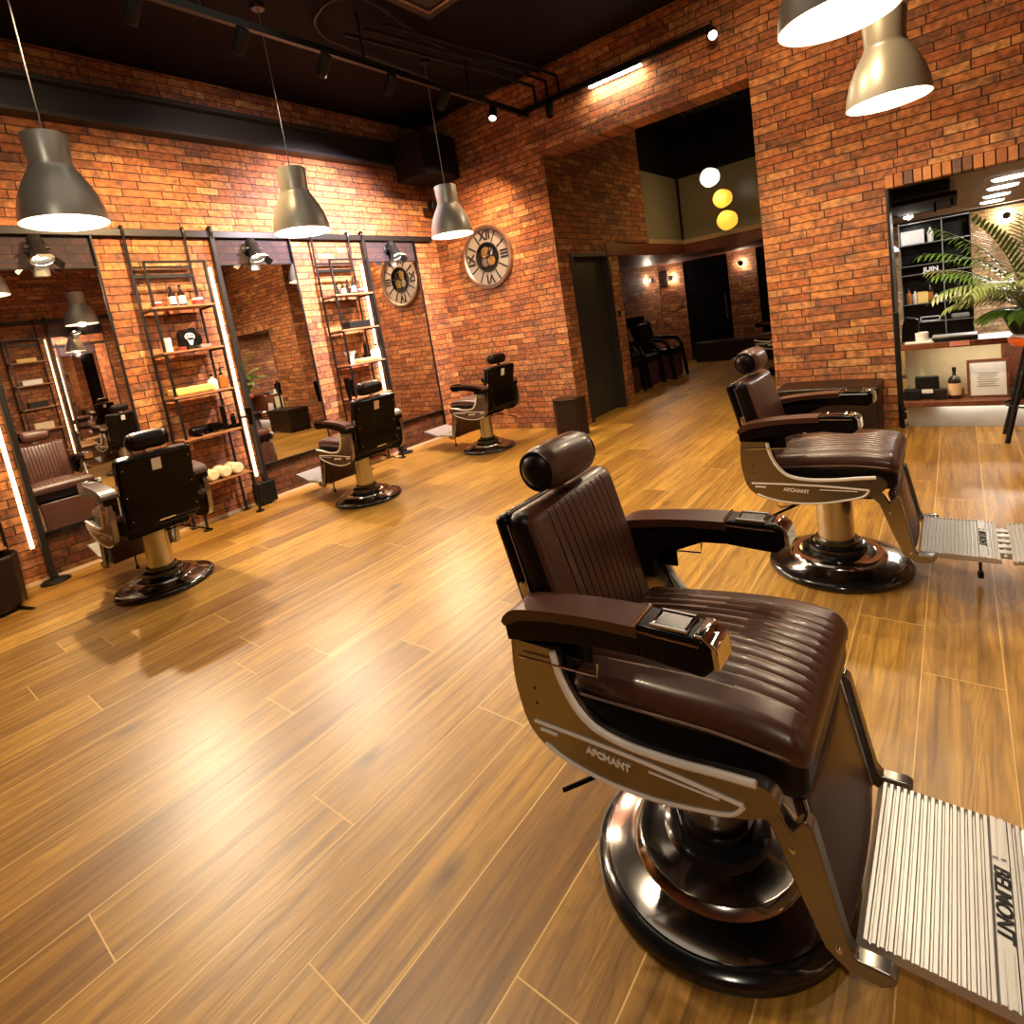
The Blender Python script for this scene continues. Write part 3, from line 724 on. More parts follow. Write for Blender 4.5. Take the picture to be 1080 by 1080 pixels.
mirror_unit(1, XL, 4.70, 5.58, 'tall wall mirror nearest the corner, reflecting the round clock', 'disc')
mirror_unit(-1, XR, .93, 1.785, 'first mirror of the right wall, seen in reflection')
mirror_unit(-1, XR, 2.95, 3.80, 'second mirror of the right wall, seen in reflection')

def rack(sx, xw, y0, label):
    f = station_parts(sx, xw); y1 = y0+.53
    t = thing('shelf_rack', label, 'shelf rack', (0, 0, 0))
    for yy in (y0, y1-.01):
        bm = bmesh.new(); tube(bm, smooth_pts([(f(.05), yy, 0.), (f(.05), yy, 1.4), (f(.05), yy, 2.6), (f(.065), yy, 2.84), (f(.04), yy, 2.885), (f(.0), yy, 2.86)], 5), .013, 8)
        tube(bm, [(f(.05), yy, 0), (f(.05), yy, .012)], .035, 16)
        obj('rear_upright', bm, M_iron, t)
    for yy in (y0+.02, y1+.01):
        bm = bxs(f, [(.29, .31, yy-.01, yy+.01, .0, 2.52)]); tube(bm, [(f(.3), yy, 0), (f(.3), yy, .012)], .04, 16)
        obj('front_upright', bm, M_black, t, smooth=False)
    obj('top_bar', bxs(f, [(.29, .31, y0+.02, y1+.01, 2.505, 2.525)]), M_black, t, smooth=False)
    obj('cross_bar', bxs(f, [(.04, .06, y0, y1-.01, 2.50, 2.52), (.04, .06, y0, y1-.01, 2.41, 2.445)]), M_black, t, smooth=False)
    for z in (2.11, 1.70, 1.285, .88, .43):
        sh = obj('shelf', bxs(f, [(.045, .318, y0+.0, y1+.01, z-.012, z+.006)]), M_shelf, t, smooth=False, bev=.002)
        obj('shelf_bracket', bxs(f, [(.05, .30, y0-.004, y0+.010, z-.03, z-.012), (.05, .30, y1-.01, y1+.006, z-.03, z-.012)]), M_black, sh, smooth=False)
    return t
rack(1, XL, .13, 'black shelf rack cut off by the left edge, beside the first mirror')
rack(1, XL, 2.03, 'black and wood shelf rack between the first and second mirror')
rack(1, XL, 3.95, 'black and wood shelf rack between the second and third mirror')
rack(-1, XR, 2.25, 'shelf rack on the right wall, seen in reflection')
rack(-1, XR, 4.15, 'further shelf rack on the right wall, seen in reflection')

def sconce(sx, xw, y, z, label, lit=True):
    f = station_parts(sx, xw)
    t = thing('wall_sconce', label, 'wall lamp', (f(0), y, z), 0 if sx > 0 else PI)
    obj('wall_plate', L([(0, 0.003), (.075, .003), (.075, .02), (.06, .03), (0, .03)], 32, axis='x'), M_black, t)
    obj('swivel', T([(.02, 0, 0), (.10, 0, -.005)], .02, 12), M_iron, t)
    d = Vector((.42, 0, -.9)); Rm = d.to_track_quat('Z', 'Y').to_matrix()
    def put(bm):
        for v in bm.verts: v.co = Rm @ v.co+Vector((.10, 0, .0))
        return bm
    bd = obj('lamp_barrel', put(L([(0, -.10), (.045, -.10), (.055, -.08), (.055, -.05), (.06, -.045), (.06, -.03), (.055, -.025), (.056, .02), (.06, .025), (.062, .05), (.078, .12), (.074, .12), (.055, .04), (0, .04)], 32)), M_iron, t)
    obj('lens', put(L([(0, .075), (.058, .075), (.055, .06), (0, .06)], 24)), M_bulb if lit else M_shade_w, bd)
    fr = bmesh.new(); lathe(fr, [(.080, .115), (.084, .118), (.084, .125), (.074, .125), (.074, .115)], 32, closed=True)
    obj('lens_ring', put(fr), M_chrome, bd)
    for k in range(4):
        a = k*PI/2; fl_ = bmesh.new(); c = Vector((math.cos(a), math.sin(a), 0)); s_ = Vector((-c.y, c.x, 0)); u_ = (c*.6+Vector((0, 0, .8)))
        obox(fl_, c*.105+Vector((0, 0, .155)), u_*.04, s_*.05, u_.cross(s_)*.0015)
        obj('barn_door', put(fl_), M_shade if k % 2 else M_iron, bd, smooth=False)
    for s in (-1, 1): obj('knob', T([(.10, s*.05, 0), (.10, s*.085, 0)], .014, 10), M_iron, t)
    return t
sconce(1, XL, 1.38, 2.68, 'dark barrel wall spotlight with barn doors above the far left mirror')
sconce(1, XL, 3.20, 2.68, 'lit barrel wall spotlight above the middle left mirror')
sconce(1, XL, 5.12, 2.68, 'lit barrel wall spotlight above the mirror nearest the corner')
sconce(-1, XR, 3.35, 2.68, 'barrel wall spotlight on the right wall, seen in reflection')

# ------------------------------------------------------------------ things on the shelves
def bottle(name, loc, r, h, m, label, cat='bottle', group=None, neck=.35, cap=M_black, lab=None):
    t = thing(name, label, cat, loc, 0, group)
    obj('bottle_body', L([(0, 0), (r*.95, 0), (r, .004), (r, h*.58), (r*.85, h*.66), (r*neck, h*.74), (r*neck, h*.88), (0, h*.88)], 24), m, t)
    obj('cap', L([(0, h*.87), (r*neck*1.15, h*.87), (r*neck*1.15, h), (0, h)], 16), cap, t)
    if lab: obj('bottle_label', L([(r*1.01, h*.12), (r*1.015, h*.14), (r*1.015, h*.48), (r*1.01, h*.5)], 24), lab, t)
    return t
XS = XL+.19
bottle('bottle', (XS, 2.26, 2.117), .032, .19, M_glass, 'left of the paired black bottles with pale labels on the middle rack', lab=M_paper)
bottle('bottle', (XS, 2.345, 2.117), .032, .20, M_glass, 'right of the paired black bottles with pale labels on the middle rack', lab=M_paper)
def tin(loc, r, h, m, label, cat='tin'):
    t = thing('tin', label, cat, loc); obj('tin_body', L([(0, 0), (r, 0), (r, h*.7), (0, h*.7)], 24), m, t); obj('lid', L([(0, h*.7), (r*1.04, h*.7), (r*1.04, h), (0, h)], 24), M_paper, t); return t
tin((XS, 2.115, 2.117), .045, .055, M_red, 'red tin at the left end of the top shelf of the middle rack')
tin((XS, 2.48, 2.117), .048, .07, M_red, 'red tin at the right end of the top shelf of the middle rack')
# black round vase with white emblem
t = thing('round_ornament', 'black round ornament with white bearded emblem on the second shelf', 'ornament', (XL+.17, 2.33, 1.80))
sg = []
for i in range(40):
    a = 2*PI*i/40; rr = .10*(1+.10*math.cos(5*a+.6)); sg.append((rr*math.cos(a), rr*1.12*math.sin(a)))
bm = bmesh.new(); prism(bm, sg, -.03, .03, 'yz'); obj('disc', bm, M_shell, t, bev=.008)
bm = bmesh.new(); prism(bm, [(.045*math.cos(a), .035*math.sin(a)+.03) for a in [2*PI*i/20 for i in range(20)]], .030, .034, 'yz'); prism(bm, [(-.03, .01), (.03, .01), (.012, -.05), (-.012, -.05)], .030, .034, 'yz')
obj('emblem', bm, M_white, t)
bm = bmesh.new(); 
for yy, zz in ((-.02, .04), (.02, .04)): lathe(bm, [(0, .034), (.009, .034), (.009, .037), (0, .037)], 12, 0, yy, zz, 'x')
box(bm, .034, .037, -.028, .028, .008, .018); obj('emblem_detail', bm, M_dark, t)
obj('stand', B(-.04, .04, -.06, .06, -.094, -.08), M_black, t)
tin((XS+.02, 2.12, 1.707), .035, .13, M_white, 'small white rounded jar at the left of the second shelf', 'jar')
for i, (yy, m, w) in enumerate(((2.22, M_red, .05), (2.30, M_dark, .07), (2.42, M_grey, .10))):
    o = obj('small_box', B(-.04, .04, -w/2, w/2, 0, .03), m, None, bev=.004); o.location = (XS+.06, yy, 1.707)
    tag(o, ['small red box', 'small black case', 'low grey tray'][i]+' in front of the emblem ornament on the second shelf', 'box')
# third shelf
o = obj('folded_towel', cushion((.2, .36, .07), .02, 4, None, lambda p, q: Vector((p.x, p.y, p.z+.004*math.sin(p.y*60))), 10), M_yellow, None); o.location = (XS, 2.24, 1.327)
tag(o, 'long yellow folded cloth on the third shelf of the middle rack', 'towel')
t = bottle('soap_bottle', (XS+.03, 2.43, 1.292), .045, .15, M_white, 'white squat lotion bottle on the third shelf of the middle rack', neck=.3)
t = thing('pump_bottle', 'amber pump bottle with black pump head on the third shelf', 'pump bottle', (XS+.02, 2.53, 1.292))
obj('bottle_body', cushion((.07, .075, .13), .015, 3, None, None, 3), M_amber, t).location = (0, 0, .065)
bm = T([(0, 0, .13), (0, 0, .20)], .009, 8); tube(bm, [(0, 0, .20), (0, .045, .205)], .008, 8); tube(bm, [(0, 0, .13), (0, 0, .15)], .018, 12); obj('pump_head', bm, M_black, t)
# fourth shelf: dryers and clippers
def dryer(loc, rz, label, s=1.):
    t = thing('hair_dryer', label, 'hair dryer', loc, rz)
    obj('barrel', L([(0, -.09), (.035, -.09), (.045, -.07), (.045, .0), (.032, .07), (.03, .11), (0, .11)], 24, (0, 0, .05), 'y'), M_shell, t)
    obj('grip', T([(0, -.04, .03), (.02, -.05, .0), (.09, -.06, .0)][::-1], .017, 10), M_shell, t); return t
dryer((XS, 2.22, .886), 0.3, 'black hair dryer lying at the left of the fourth shelf')
dryer((XS+.03, 2.37, .886), -1.1, 'black hair dryer lying in the middle of the fourth shelf')
def clipper(loc, label, h=.17):
    t = thing('hair_clipper', label, 'clipper', loc)
    obj('charging_stand', cushion((.09, .07, .04), .012, 3, None, None, 2), M_shell, t).location = (0, 0, .02)
    obj('clipper_body', cushion((.035, .045, h), .014, 3, None, None, 3), M_shell, t).location = (0, 0, .03+h/2)
    obj('clipper_blade', B(-.015, .015, -.018, .018, .03+h, .045+h), M_chrome, t); return t
clipper((XS, 2.475, .886), 'tall black clipper in its stand on the fourth shelf', .2)
clipper((XS+.03, 2.545, .886), 'short black clipper beside the tall one at the right end of the fourth shelf', .10)
for i, yy in enumerate((2.18, 2.30, 2.42)):
    bm = bmesh.new(); sp = [(.055*(1-.06*math.cos(6*a))*math.cos(a), .055*(1-.06*math.cos(6*a))*math.sin(a)) for a in [2*PI*k/24 for k in range(24)]]
    prism(bm, sp, -.11, .11, 'yz') if False else lathe(bm, [(0, -.115), (.04, -.115), (.056, -.10), (.057, 0), (.056, .10), (.04, .115), (0, .115)], 20, 0, 0, .057, 'x')
    o = obj('rolled_towel', bm, M_towel, None); o.location = (XS+.01, yy+.03, .437)
    tag(o, ['rolled cream towel at the left', 'rolled cream towel in the middle', 'rolled cream towel at the right'][i]+' of the lowest shelf of the middle rack', 'towel', 'rolled towels on the lowest shelf')
# third rack
for i, (yy, h, m) in enumerate(((4.08, .13, M_glass), (4.16, .15, M_glass), (4.235, .18, M_glass), (4.315, .20, M_glass))):
    bottle('bottle', (XS, yy, 2.117), .028, h, m, ['shortest dark bottle, first from the left,', 'second dark bottle from the left', 'third dark bottle from the left', 'tallest dark bottle, rightmost of four,'][i]+' on the top shelf of the far rack', group='bottles on the far rack', lab=M_paper if i % 2 else None)
tin((XS, 4.42, 2.117), .04, .06, M_red, 'red tin beside the bottles on the top shelf of the far rack')
o = obj('storage_box', B(-.07, .07, -.15, .15, 0, .085), M_dark, None, bev=.006); o.location = (XS, 4.26, 1.707); tag(o, 'long black box on the second shelf of the far rack', 'box')
t = thing('white_bowl', 'white flared cup at the left of the third shelf of the far rack', 'bowl', (XS, 4.08, 1.292)); obj('bowl_body', L([(0, 0), (.035, 0), (.032, .03), (.045, .10), (.075, .15), (.07, .15), (.04, .09), (0, .08)], 32), M_white, t)
o = obj('folded_towel', cushion((.2, .30, .045), .015, 3, None, None, 6), M_yellow, None); o.location = (XS, 4.27, 1.3145); tag(o, 'flat yellow cloth on the third shelf of the far rack', 'towel')
clipper((XS-.02, 4.33, 1.337), 'black clipper standing on the yellow cloth of the far rack', .14)
bottle('spray_bottle', (XS+.06, 4.44, 1.292), .035, .20, M_white, 'white spray bottle at the right end of the third shelf of the far rack')
bottle('bottle', (XS+.03, 4.385, 1.337), .025, .11, M_white, 'small white bottle next to the white spray bottle on the far rack')
# holder with dryers beside the rack
t = thing('dryer_holder', 'black hair dryer and brush holder fixed at the left side of the far rack', 'holder', (XL+.36, 3.93, 1.02))
obj('holder_bar', B(-.31, .01, -.01, .03, -.01, .01), M_black, t)
for k, (yy, h) in enumerate(((-.09, .26), (-.03, .20))): obj('holster', L([(0, -h*.5), (.02, -h*.5), (.032, h*.2), (.036, h*.5), (.0, h*.5)], 16, (0, yy, 0)), M_shell, t)
t = thing('dryer_holder', 'small black brush holder fixed at the right side of the middle rack', 'holder', (XL+.34, 2.62, .98))
obj('holder_bar', B(-.05, .05, -.05, .0, -.01, .01), M_black, t); obj('holster', L([(0, -.09), (.018, -.09), (.03, .08), (0, .08)], 16, (.03, .02, 0)), M_shell, t)
# reflected things on right wall rack
for k, z in enumerate((2.117, 1.707, 1.292, .886)):
    o = obj('storage_box', B(-.06, .06, -.14, .14, 0, .07+.02*k), (M_yellow, M_white, M_dark, M_towel)[k], None, bev=.005); o.location = (XR-.19, 2.5, z)
    tag(o, ['flat yellow box on the top shelf', 'white box on the second shelf', 'black box on the third shelf', 'cream box on the fourth shelf'][k]+' of the right wall rack, seen in reflection', 'box')

# waste bin at the far left, second bin by the door
t = thing('waste_bin', 'dark leather waste bin cut off at the left edge of the floor', 'bin', (XL+.42, .52, 0))
obj('bin_body', L([(0, .02), (.15, .02), (.175, .05), (.19, .40), (.182, .42), (.175, .40), (.16, .06), (0, .06)], 8), M_bin, t, smooth=False, bev=.01)
obj('bin_foot', T([(.1, .1, .02), (.22, .16, .0)], .012, 8), M_black, t)
t = thing('waste_bin', 'brown half-round waste bin standing against the wall corner by the door', 'bin', (-3.76, 5.62, 0))
pts = [(-.19, .14), (.19, .14)]+[(.19*math.cos(a), .14-.0+.0-.30*math.sin(a)*1.0) for a in [PI*i/16 for i in range(1, 16)]]
pts = [(-.18, .16), (.18, .16)]+[(.18*math.cos(a), .02-.16*math.sin(a)) for a in [PI*i/16 for i in range(0, 17)]]
bm = bmesh.new(); prism(bm, pts, 0.0, .45, 'xy'); obj('bin_body', bm, M_bin, t, bev=.012, bseg=3)
bm = bmesh.new(); prism(bm, [(p[0]*1.03, p[1]*1.03) for p in pts], .451, .475, 'xy'); obj('lid', bm, M_bench, t, bev=.006)

# bench
t = thing('bench', 'low black leather bench against the right brick wall behind the second chair', 'bench', (-.965, 5.80, 0))
obj('bench_body', B(-.40, .40, -.20, .22, .03, .42), M_bench, t, bev=.012, bseg=3)
obj('bench_cushion', cushion((.84, .46, .07), .02, 4, None, lambda p, q: Vector((p.x, p.y, p.z+(.008*(1-(p.x/.42)**2) if p.z > 0 else 0))), 8), M_bench, t).location = (0, .01, .43)
for sx in (-.36, .36):
    for sy in (-.17, .18): obj('leg', B(sx-.02, sx+.02, sy-.02, sy+.02, 0, .03), M_black, t)

# ------------------------------------------------------------------ back wall: track, spots, bar light
def trk(name, pts, r, m, label, cat):
    o = obj(name, T(pts, r, 8), m); return tag(o, label, cat)
o = obj('lamp_track', boxes([(-4.1, -1.75, YB-.085, YB-.04, 3.93, 3.985), (-3.3, -3.26, YB-.04, YB, 3.94, 3.975), (-2.0, -1.96, YB-.04, YB, 3.94, 3.975)]), M_black, None, smooth=False); tag(o, 'black lamp track fixed along the upper back wall', 'lamp track')
t = thing('bar_lamp', 'slim white glowing bar lamp hung under the back wall track', 'bar lamp', (-2.79, YB-.062, 3.915)); obj('lamp_housing', B(-.32, .32, -.02, .02, -.005, .015), M_black, t); obj('diffuser', B(-.31, .31, -.017, .017, -.022, -.006), M_ledw, t)
def spot(loc, d, label, lit=True):
    t = thing('track_spotlight', label, 'spotlight', loc); d = Vector(d).normalized(); Rm = d.to_track_quat('Z', 'Y').to_matrix()
    bm = L([(0, -.09), (.04, -.09), (.045, -.08), (.045, .08), (.04, .085), (.038, .06), (0, .06)], 24)
    for v in bm.verts: v.co = Rm @ v.co
    obj('spot_body', bm, M_dark, t)
    bm = L([(0, .062), (.037, .062), (.037, .068), (0, .07)], 20)
    for v in bm.verts: v.co = Rm @ v.co
    obj('spot_lens', bm, M_ledw if lit else M_dark, t); obj('spot_arm', T([(0, 0, 0), (0, 0, .11)], .01, 8), M_black, t); return t
spot((-1.72, YB-.14, 3.87), (.3, -.8, -.6), 'lit black spotlight at the right end of the back wall track')
spot((-4.0, 5.35, 3.82), (.2, -.5, -.8), 'small lit spotlight at the far end of the ceiling track')
spot((-3.6, YB-.14, 3.83), (.1, -.2, -1), 'unlit black spotlight hanging under the back wall track', False)
o = obj('lamp_track', boxes([(-4.02, -3.98, -2.5, 6.04, 3.90, 3.955)]), M_black, None, smooth=False); tag(o, 'long black lamp track hung under the ceiling along the left row', 'lamp track')
for y in (-1.5, .6, 2.2, 3.6, 5.0): obj('track_hanger', B(-4.006, -3.994, y-.006, y+.006, 3.955, ZC), M_black, o, smooth=False)
ys_ = [1.75, 2.45, 3.15, 3.85, 4.55]
for i, y in enumerate(ys_):
    spot((-4.0, y, 3.80), (-1, .05*(i-2), -.9), ['ceiling track spotlight nearest the camera', 'second ceiling track spotlight from the camera', 'middle ceiling track spotlight', 'fourth ceiling track spotlight from the camera', 'ceiling track spotlight before the far end'][i]+', aimed at the left wall')
# ceiling conduits
lp = smooth_pts([(-4.0, 6.0, 4.30), (-4.5, 5.7, 4.31), (-4.52, 4.7, 4.31), (-4.46, 3.75, 4.31), (-4.38, 3.48, 4.31), (-4.2, 3.32, 4.31), (-3.9, 3.30, 4.31), (-3.75, 3.55, 4.31), (-3.95, 4.6, 4.31), (-3.72, 6.0, 4.30)], 8)
o = obj('ceiling_conduit', T(lp, .014, 8), M_iron); tag(o, 'looped dark conduit pipe fixed under the ceiling', 'conduit')
for k, xx in enumerate((-3.95, -3.78, -3.62)):
    o = obj('ceiling_conduit', T([(xx-.25, 3.6+.1*k, 4.25), (xx, 5.6, 4.25), (xx+.12, 6.0, 4.18), (xx+.12, 6.0, 4.0)], .018, 8), M_black); tag(o, ['left', 'middle', 'right'][k]+' one of three straight conduits meeting the back wall track', 'conduit')
def cassette(loc, label):
    t = thing('ceiling_vent', label, 'ceiling vent', loc)
    obj('vent_panel', boxes([(-.45, .45, -.45, .45, -.03, 0)]), M_beam, t, bev=.01)
    obj('vent_frame', boxes([(-.36, .36, -.36, -.33, -.045, -.03), (-.36, .36, .33, .36, -.045, -.03), (-.36, -.33, -.33, .33, -.045, -.03), (.33, .36, -.33, .33, -.045, -.03)]), M_steel, t)
    obj('vent_grille', boxes([(-.2, .2, -.2+.05*k, -.18+.05*k, -.04, -.03) for k in range(9)]), M_beam, t); return t
cassette((-3.25, 3.75, ZC), 'dark square air vent in the ceiling at the top of the frame')
cassette((-2.95, 9.2, ZC), 'square air vent in the dark ceiling of the passage')
# corner speaker cluster
t = thing('ceiling_speaker', 'large black speaker hanging in the far left ceiling corner', 'speaker', (-5.45, 5.66, 3.75))
obj('cabinet', B(-.26, .28, -.34, .32, -.25, .28), M_ceil, t, bev=.02); obj('speaker_arm', T([(0, 0, .28), (0, 0, .61)], .03, 8), M_ceil, t)
t = thing('security_camera', 'small black camera box high on the back wall near the corner', 'camera', (-5.72, YB-.09, 3.26)); obj('housing', B(-.05, .05, -.09, .06, -.06, .06), M_black, t, bev=.01); obj('wall_bracket', B(-.02, .02, .06, .09, -.02, .02), M_black, t)

# ------------------------------------------------------------------ passage globes, low room furniture
t = thing('globe_pendant', 'cluster of three glowing glass globes hanging in the passage', 'pendant lamp', (-2.85, 9.3, ZC))
for (dx, z, m, r) in ((-.10, 3.22-ZC, M_globe_w, .15), (.06, 2.86-ZC, M_globe_y, .145), (.10, 2.52-ZC, M_globe_y, .155)):
    bm = bmesh.new(); bmesh.ops.create_icosphere(bm, subdivisions=3, radius=r)
    for v in bm.verts: v.co *= 1+.04*math.sin(v.co.x*25)*math.cos(v.co.z*21); v.co.z *= .96
    g = obj('glass_globe', bm, m, t); g.location = (dx, 0, z); obj('cord', T([(0, 0, r*.9), (0, 0, -z)], .004, 6), M_iron, g)
def wall_light(loc, axis, label):
    t = thing('wall_light', label, 'wall lamp', loc)
    a = 'y' if axis == 'y' else 'x'; s = -1 if axis == 'y' else 1
    obj('shade_disc', L([(0, s*.13), (.055, s*.13), (.055, s*.145), (0, s*.145)], 24, (0, 0, 0), a), M_dark, t)
    obj('lamp_stem', L([(0, 0), (.015, 0), (.015, s*.13), (0, s*.13)], 12, (0, 0, 0), a), M_white, t); return t
wall_light((-5.3, 11.75, 1.90), 'x', 'leftmost glowing wall light in the dark back room')
wall_light((-4.96, 12.4, 1.89), 'y', 'wall light with black disc beside the small dark screen in the back room')
wall_light((-3.45, 12.4, 1.94), 'y', 'wall light with black disc on the narrow pillar right of the dark glass door')
o = obj('wall_screen', B(-5.27, -5.09, 12.36, 12.40, 1.72, 2.08), M_blackglass, None, bev=.005); tag(o, 'small black screen high on the back room wall', 'screen')
o = obj('ring_sign', L([(.225, -.02), (.235, 0), (.225, .02), (.215, 0)], 48, axis='y', closed=True), M_copper); o.location = (-5.03, 12.37, 1.40); tag(o, 'thin copper ring hung on the brick of the back room', 'ring ornament')
def wash_unit(loc, label):
    t = thing('wash_chair', label, 'wash chair', loc)
    obj('seat_box', B(-.25, .25, -.26, .26, .02, .44), M_purple, t, bev=.02)
    obj('seat_cushion', cushion((.56, .56, .12), .04, 4, None, None, 4), M_shell, t).location = (0, 0, .50)
    bm = bmesh.new(); prism(bm, [(-.36, .5), (-.24, .5), (-.30, 1.08), (-.46, 1.18), (-.55, 1.1)], -.27, .27); obj('backrest', bm, M_shell, t, bev=.04, bseg=3)
    for s in (-1, 1):
        bm = T(smooth_pts([(.3, s*.3, 0), (.27, s*.3, .35), (.2, s*.3, .68), (-.1, s*.3, .74), (-.35, s*.3, .76)], 6), .035, 10); obj('arm_frame', bm, M_shell, t)
        bm = T(smooth_pts([(-.15, s*.3, 0), (-.2, s*.3, .4), (-.35, s*.3, .72)], 6), .03, 10); obj('rear_leg', bm, M_shell, t)
    obj('wash_bowl', L([(0, 0), (.13, .02), (.22, .12), (.24, .2), (.21, .2), (.18, .12), (0, .05)], 32, (-.55, 0, 1.0)), M_shell, t)
    return t
wu = wash_unit((-4.45, 8.35, 0), 'dark wash chair in the back room, nearest the passage opening')
dup(wu, (-4.45, 9.15, 0), 0, 'dark wash chair in the back room, middle of the row')
dup(wu, (-4.35, 10.0, 0), 0, 'dark wash chair in the back room, furthest of the row')
o = obj('waiting_bench', B(-.75, .5, -.2, .2, 0, .42), M_bin, None, bev=.02); o.location = (-3.7, 12.1, 0); tag(o, 'low brown bench in front of the dark glass door', 'bench')

# ------------------------------------------------------------------ bar room behind the opening
struct('ceiling_bar', B(-.95, XR, YB+.26, 12.5, 2.13, 2.22), M_barceil, smooth=False)
BRB = brick_mat('lit_brick', [(.42, .26, .13), (.60, .42, .22), (.52, .34, .17), (.66, .5, .3)], (.25, .17, .10))  # brick colours paled to stand for the bright light on this wall
struct('wall_bar_back', B(-.95, XR, 12.5, 12.7, 0, 2.13), BRB, smooth=False)
struct('trim_9', B(-.95, XR, 12.44, 12.5, 2.09, 2.13), M_frame, smooth=False)
for i, y in enumerate((7.48, 8.5, 9.75, 10.9)):
    t = thing('ceiling_light', ['large round ceiling light nearest the bar opening', 'second round ceiling light behind the bar opening', 'third round ceiling light behind the bar opening', 'furthest round ceiling light behind the bar opening'][i], 'ceiling light', (.43, y, 2.13))
    obj('diffuser', L([(0, -.03), (.115, -.03), (.13, -.02), (.135, 0), (0, 0)], 32), M_disc, t); obj('light_rim', L([(.135, -.012), (.142, -.012), (.142, 0), (.135, 0)], 32, closed=True), M_white, t)
o = obj('black_duct', boxes([(-.9, -.02, 6.4, 9.0, 2.03, 2.125), (-.5, .03, 6.6, 8.2, 1.99, 2.03), (-.15, -.13, 7.0, 7.02, 1.90, 2.0), (-.02, 0, 6.9, 6.92, 1.93, 2.0)]), M_ceil, None, smooth=False); tag(o, 'black ragged duct under the bar ceiling, left part', 'duct')
t = thing('ceiling_light', 'bright small spotlight below the black duct, left in the bar opening', 'ceiling light', (-.42, 8.35, 1.985)); obj('lamp_body', L([(0, 0), (.05, 0), (.05, .05), (0, .05)], 20), M_black, t); obj('bulb', L([(0, -.04), (.045, -.02), (.045, .001), (0, .001)], 20), M_disc, t)
# black shelving unit
YS = 8.6
t = thing('bottle_shelf', 'tall black open shelving with thin pale edges and bottles behind the counter', 'shelving', (0, YS, 0))
obj('back_panel', B(-.54, .14, .30, .32, .0, 1.92), M_black, t, smooth=False)
zs = [.45, .70, .93, 1.29, 1.40, 1.655, 1.91]
for zz in zs:
    sh = obj('shelf', B(-.54, .14, .0, .30, zz-.012, zz), M_black, t, smooth=False); obj('edge_strip', B(-.54, .14, -.006, .0, zz-.007, zz), M_white if False else M_grey, sh, smooth=False)
for xx in (-.54, -.12, .14): obj('upright', B(xx-.004, xx+.004, -.006, .30, 0, 1.92), M_grey if xx != .14 else M_black, t, smooth=False)
def bt(x, z, r, h, m, lab, lb=None): bottle('bottle', (x, YS+.08, z), r, h, m, lab, group='bottles behind the bar', lab=lb)
bt(-.26, .93, .033, .25, M_glass, 'tall dark bottle in the middle of the bottle shelf', M_amber)
bt(-.47, .93, .03, .20, M_amber, 'amber bottle at the left end of the bottle shelf')
bt(-.41, .93, .03, .18, M_white, 'white bottle between the amber bottle and the tan bag')
o = obj('tan_bag', B(-.05, .06, -.04, .04, 0, .14), M_yellow, None, bev=.005); o.location = (-.34, YS+.08, .93); tag(o, 'tan paper box standing among the bottles', 'box')
bt(-.20, .93, .028, .11, M_white, 'short white jar right of the tall dark bottle', M_dark)
bt(-.155, .93, .026, .10, M_paper, 'short pale jar next to the divider')
bt(.02, .93, .026, .28, M_glass, 'slim dark bottle on the right half of the bottle shelf', M_paper)
bt(-.23, 1.655, .03, .20, M_white, 'white flask on the upper shelf')
o = obj('white_plaque', B(-.13, .11, -.01, .01, 0, .17), M_paper, None, bev=.01); o.location = (-.40, YS+.1, 1.655); tag(o, 'white plaque leaning on the upper shelf behind the bar', 'plaque')
o = text('letter_sign', 'JUIN', .075, M_paper, None, (-.24, YS+.02, 1.33), (PI/2, 0, 0), .01, bold=.003); tag(o, 'row of white block letters standing on the narrow shelf', 'letter sign')
o = obj('black_helmet', cushion((.16, .12, .16), .06, 5), M_shell, None); o.location = (-.28, YS+.12, 1.48); tag(o, 'black rounded ornament with white mark on the shelf above the letters', 'ornament')
o = obj('letter_tray', boxes([(-.13, .07, -.01, .01, 0, .012), (-.13, .07, -.01, .01, .05, .062), (-.13, -.118, -.01, .01, 0, .06), (.058, .07, -.01, .01, 0, .06)]), M_paper, None, smooth=False); o.location = (-.24, YS+.05, .70); tag(o, 'flat white frame lying on the lower shelf behind the bar', 'frame')
o = obj('dark_items', cushion((.18, .1, .06), .02, 3), M_grey, None); o.location = (.02, YS+.1, .73); o.name = 'grey_bowl'; tag(o, 'small grey bowl on the lower shelf at the right', 'bowl')
# hanging white towel beside the shelving
t = thing('coat', 'white cap and brown coat hanging at the left inside the bar opening', 'coat', (-.62, 8.3, 0)); obj('cap', L([(0, .08), (.05, .07), (.09, .03), (.1, 0), (0, 0)], 20, (0, 0, 1.60)), M_paper, t); obj('coat_cloth', L([(0, .75), (.05, .78), (.06, 1.2), (.05, 1.55), (0, 1.6)], 16), M_bin, t)
# wall sconce in the bar
wall_light((.66, 12.5, 1.93), 'y', 'round wall light glowing on the lit brick behind the palm')
# console counter
t = thing('counter', 'dark walnut two-tier console counter in the bar opening', 'counter', (0, YB, 0))
obj('countertop', B(XB+.055, XR-.02, -.14, .24, .715, .765), M_walnut, t, bev=.004)
obj('lower_shelf', B(XB+.055, XR-.02, -.14, .20, .21, .255), M_walnut, t, bev=.004)
obj('upper_panel', B(XB+.07, .27, .18, .20, .255, .715), M_stone, t, smooth=False)
obj('side_panel', B(.275, XR-.02, .17, .20, .255, .715), M_walnut, t, smooth=False)
obj('plinth', B(XB+.07, XR-.02, .0, .16, .0, .21), M_stone2, t, smooth=False)
o = obj('price_label', B(-.065, .065, -.004, 0, 0, .042), M_pink, None, smooth=False); o.location = (.0, YB-.141, .725); tag(o, 'pink label stuck to the counter front edge', 'label')
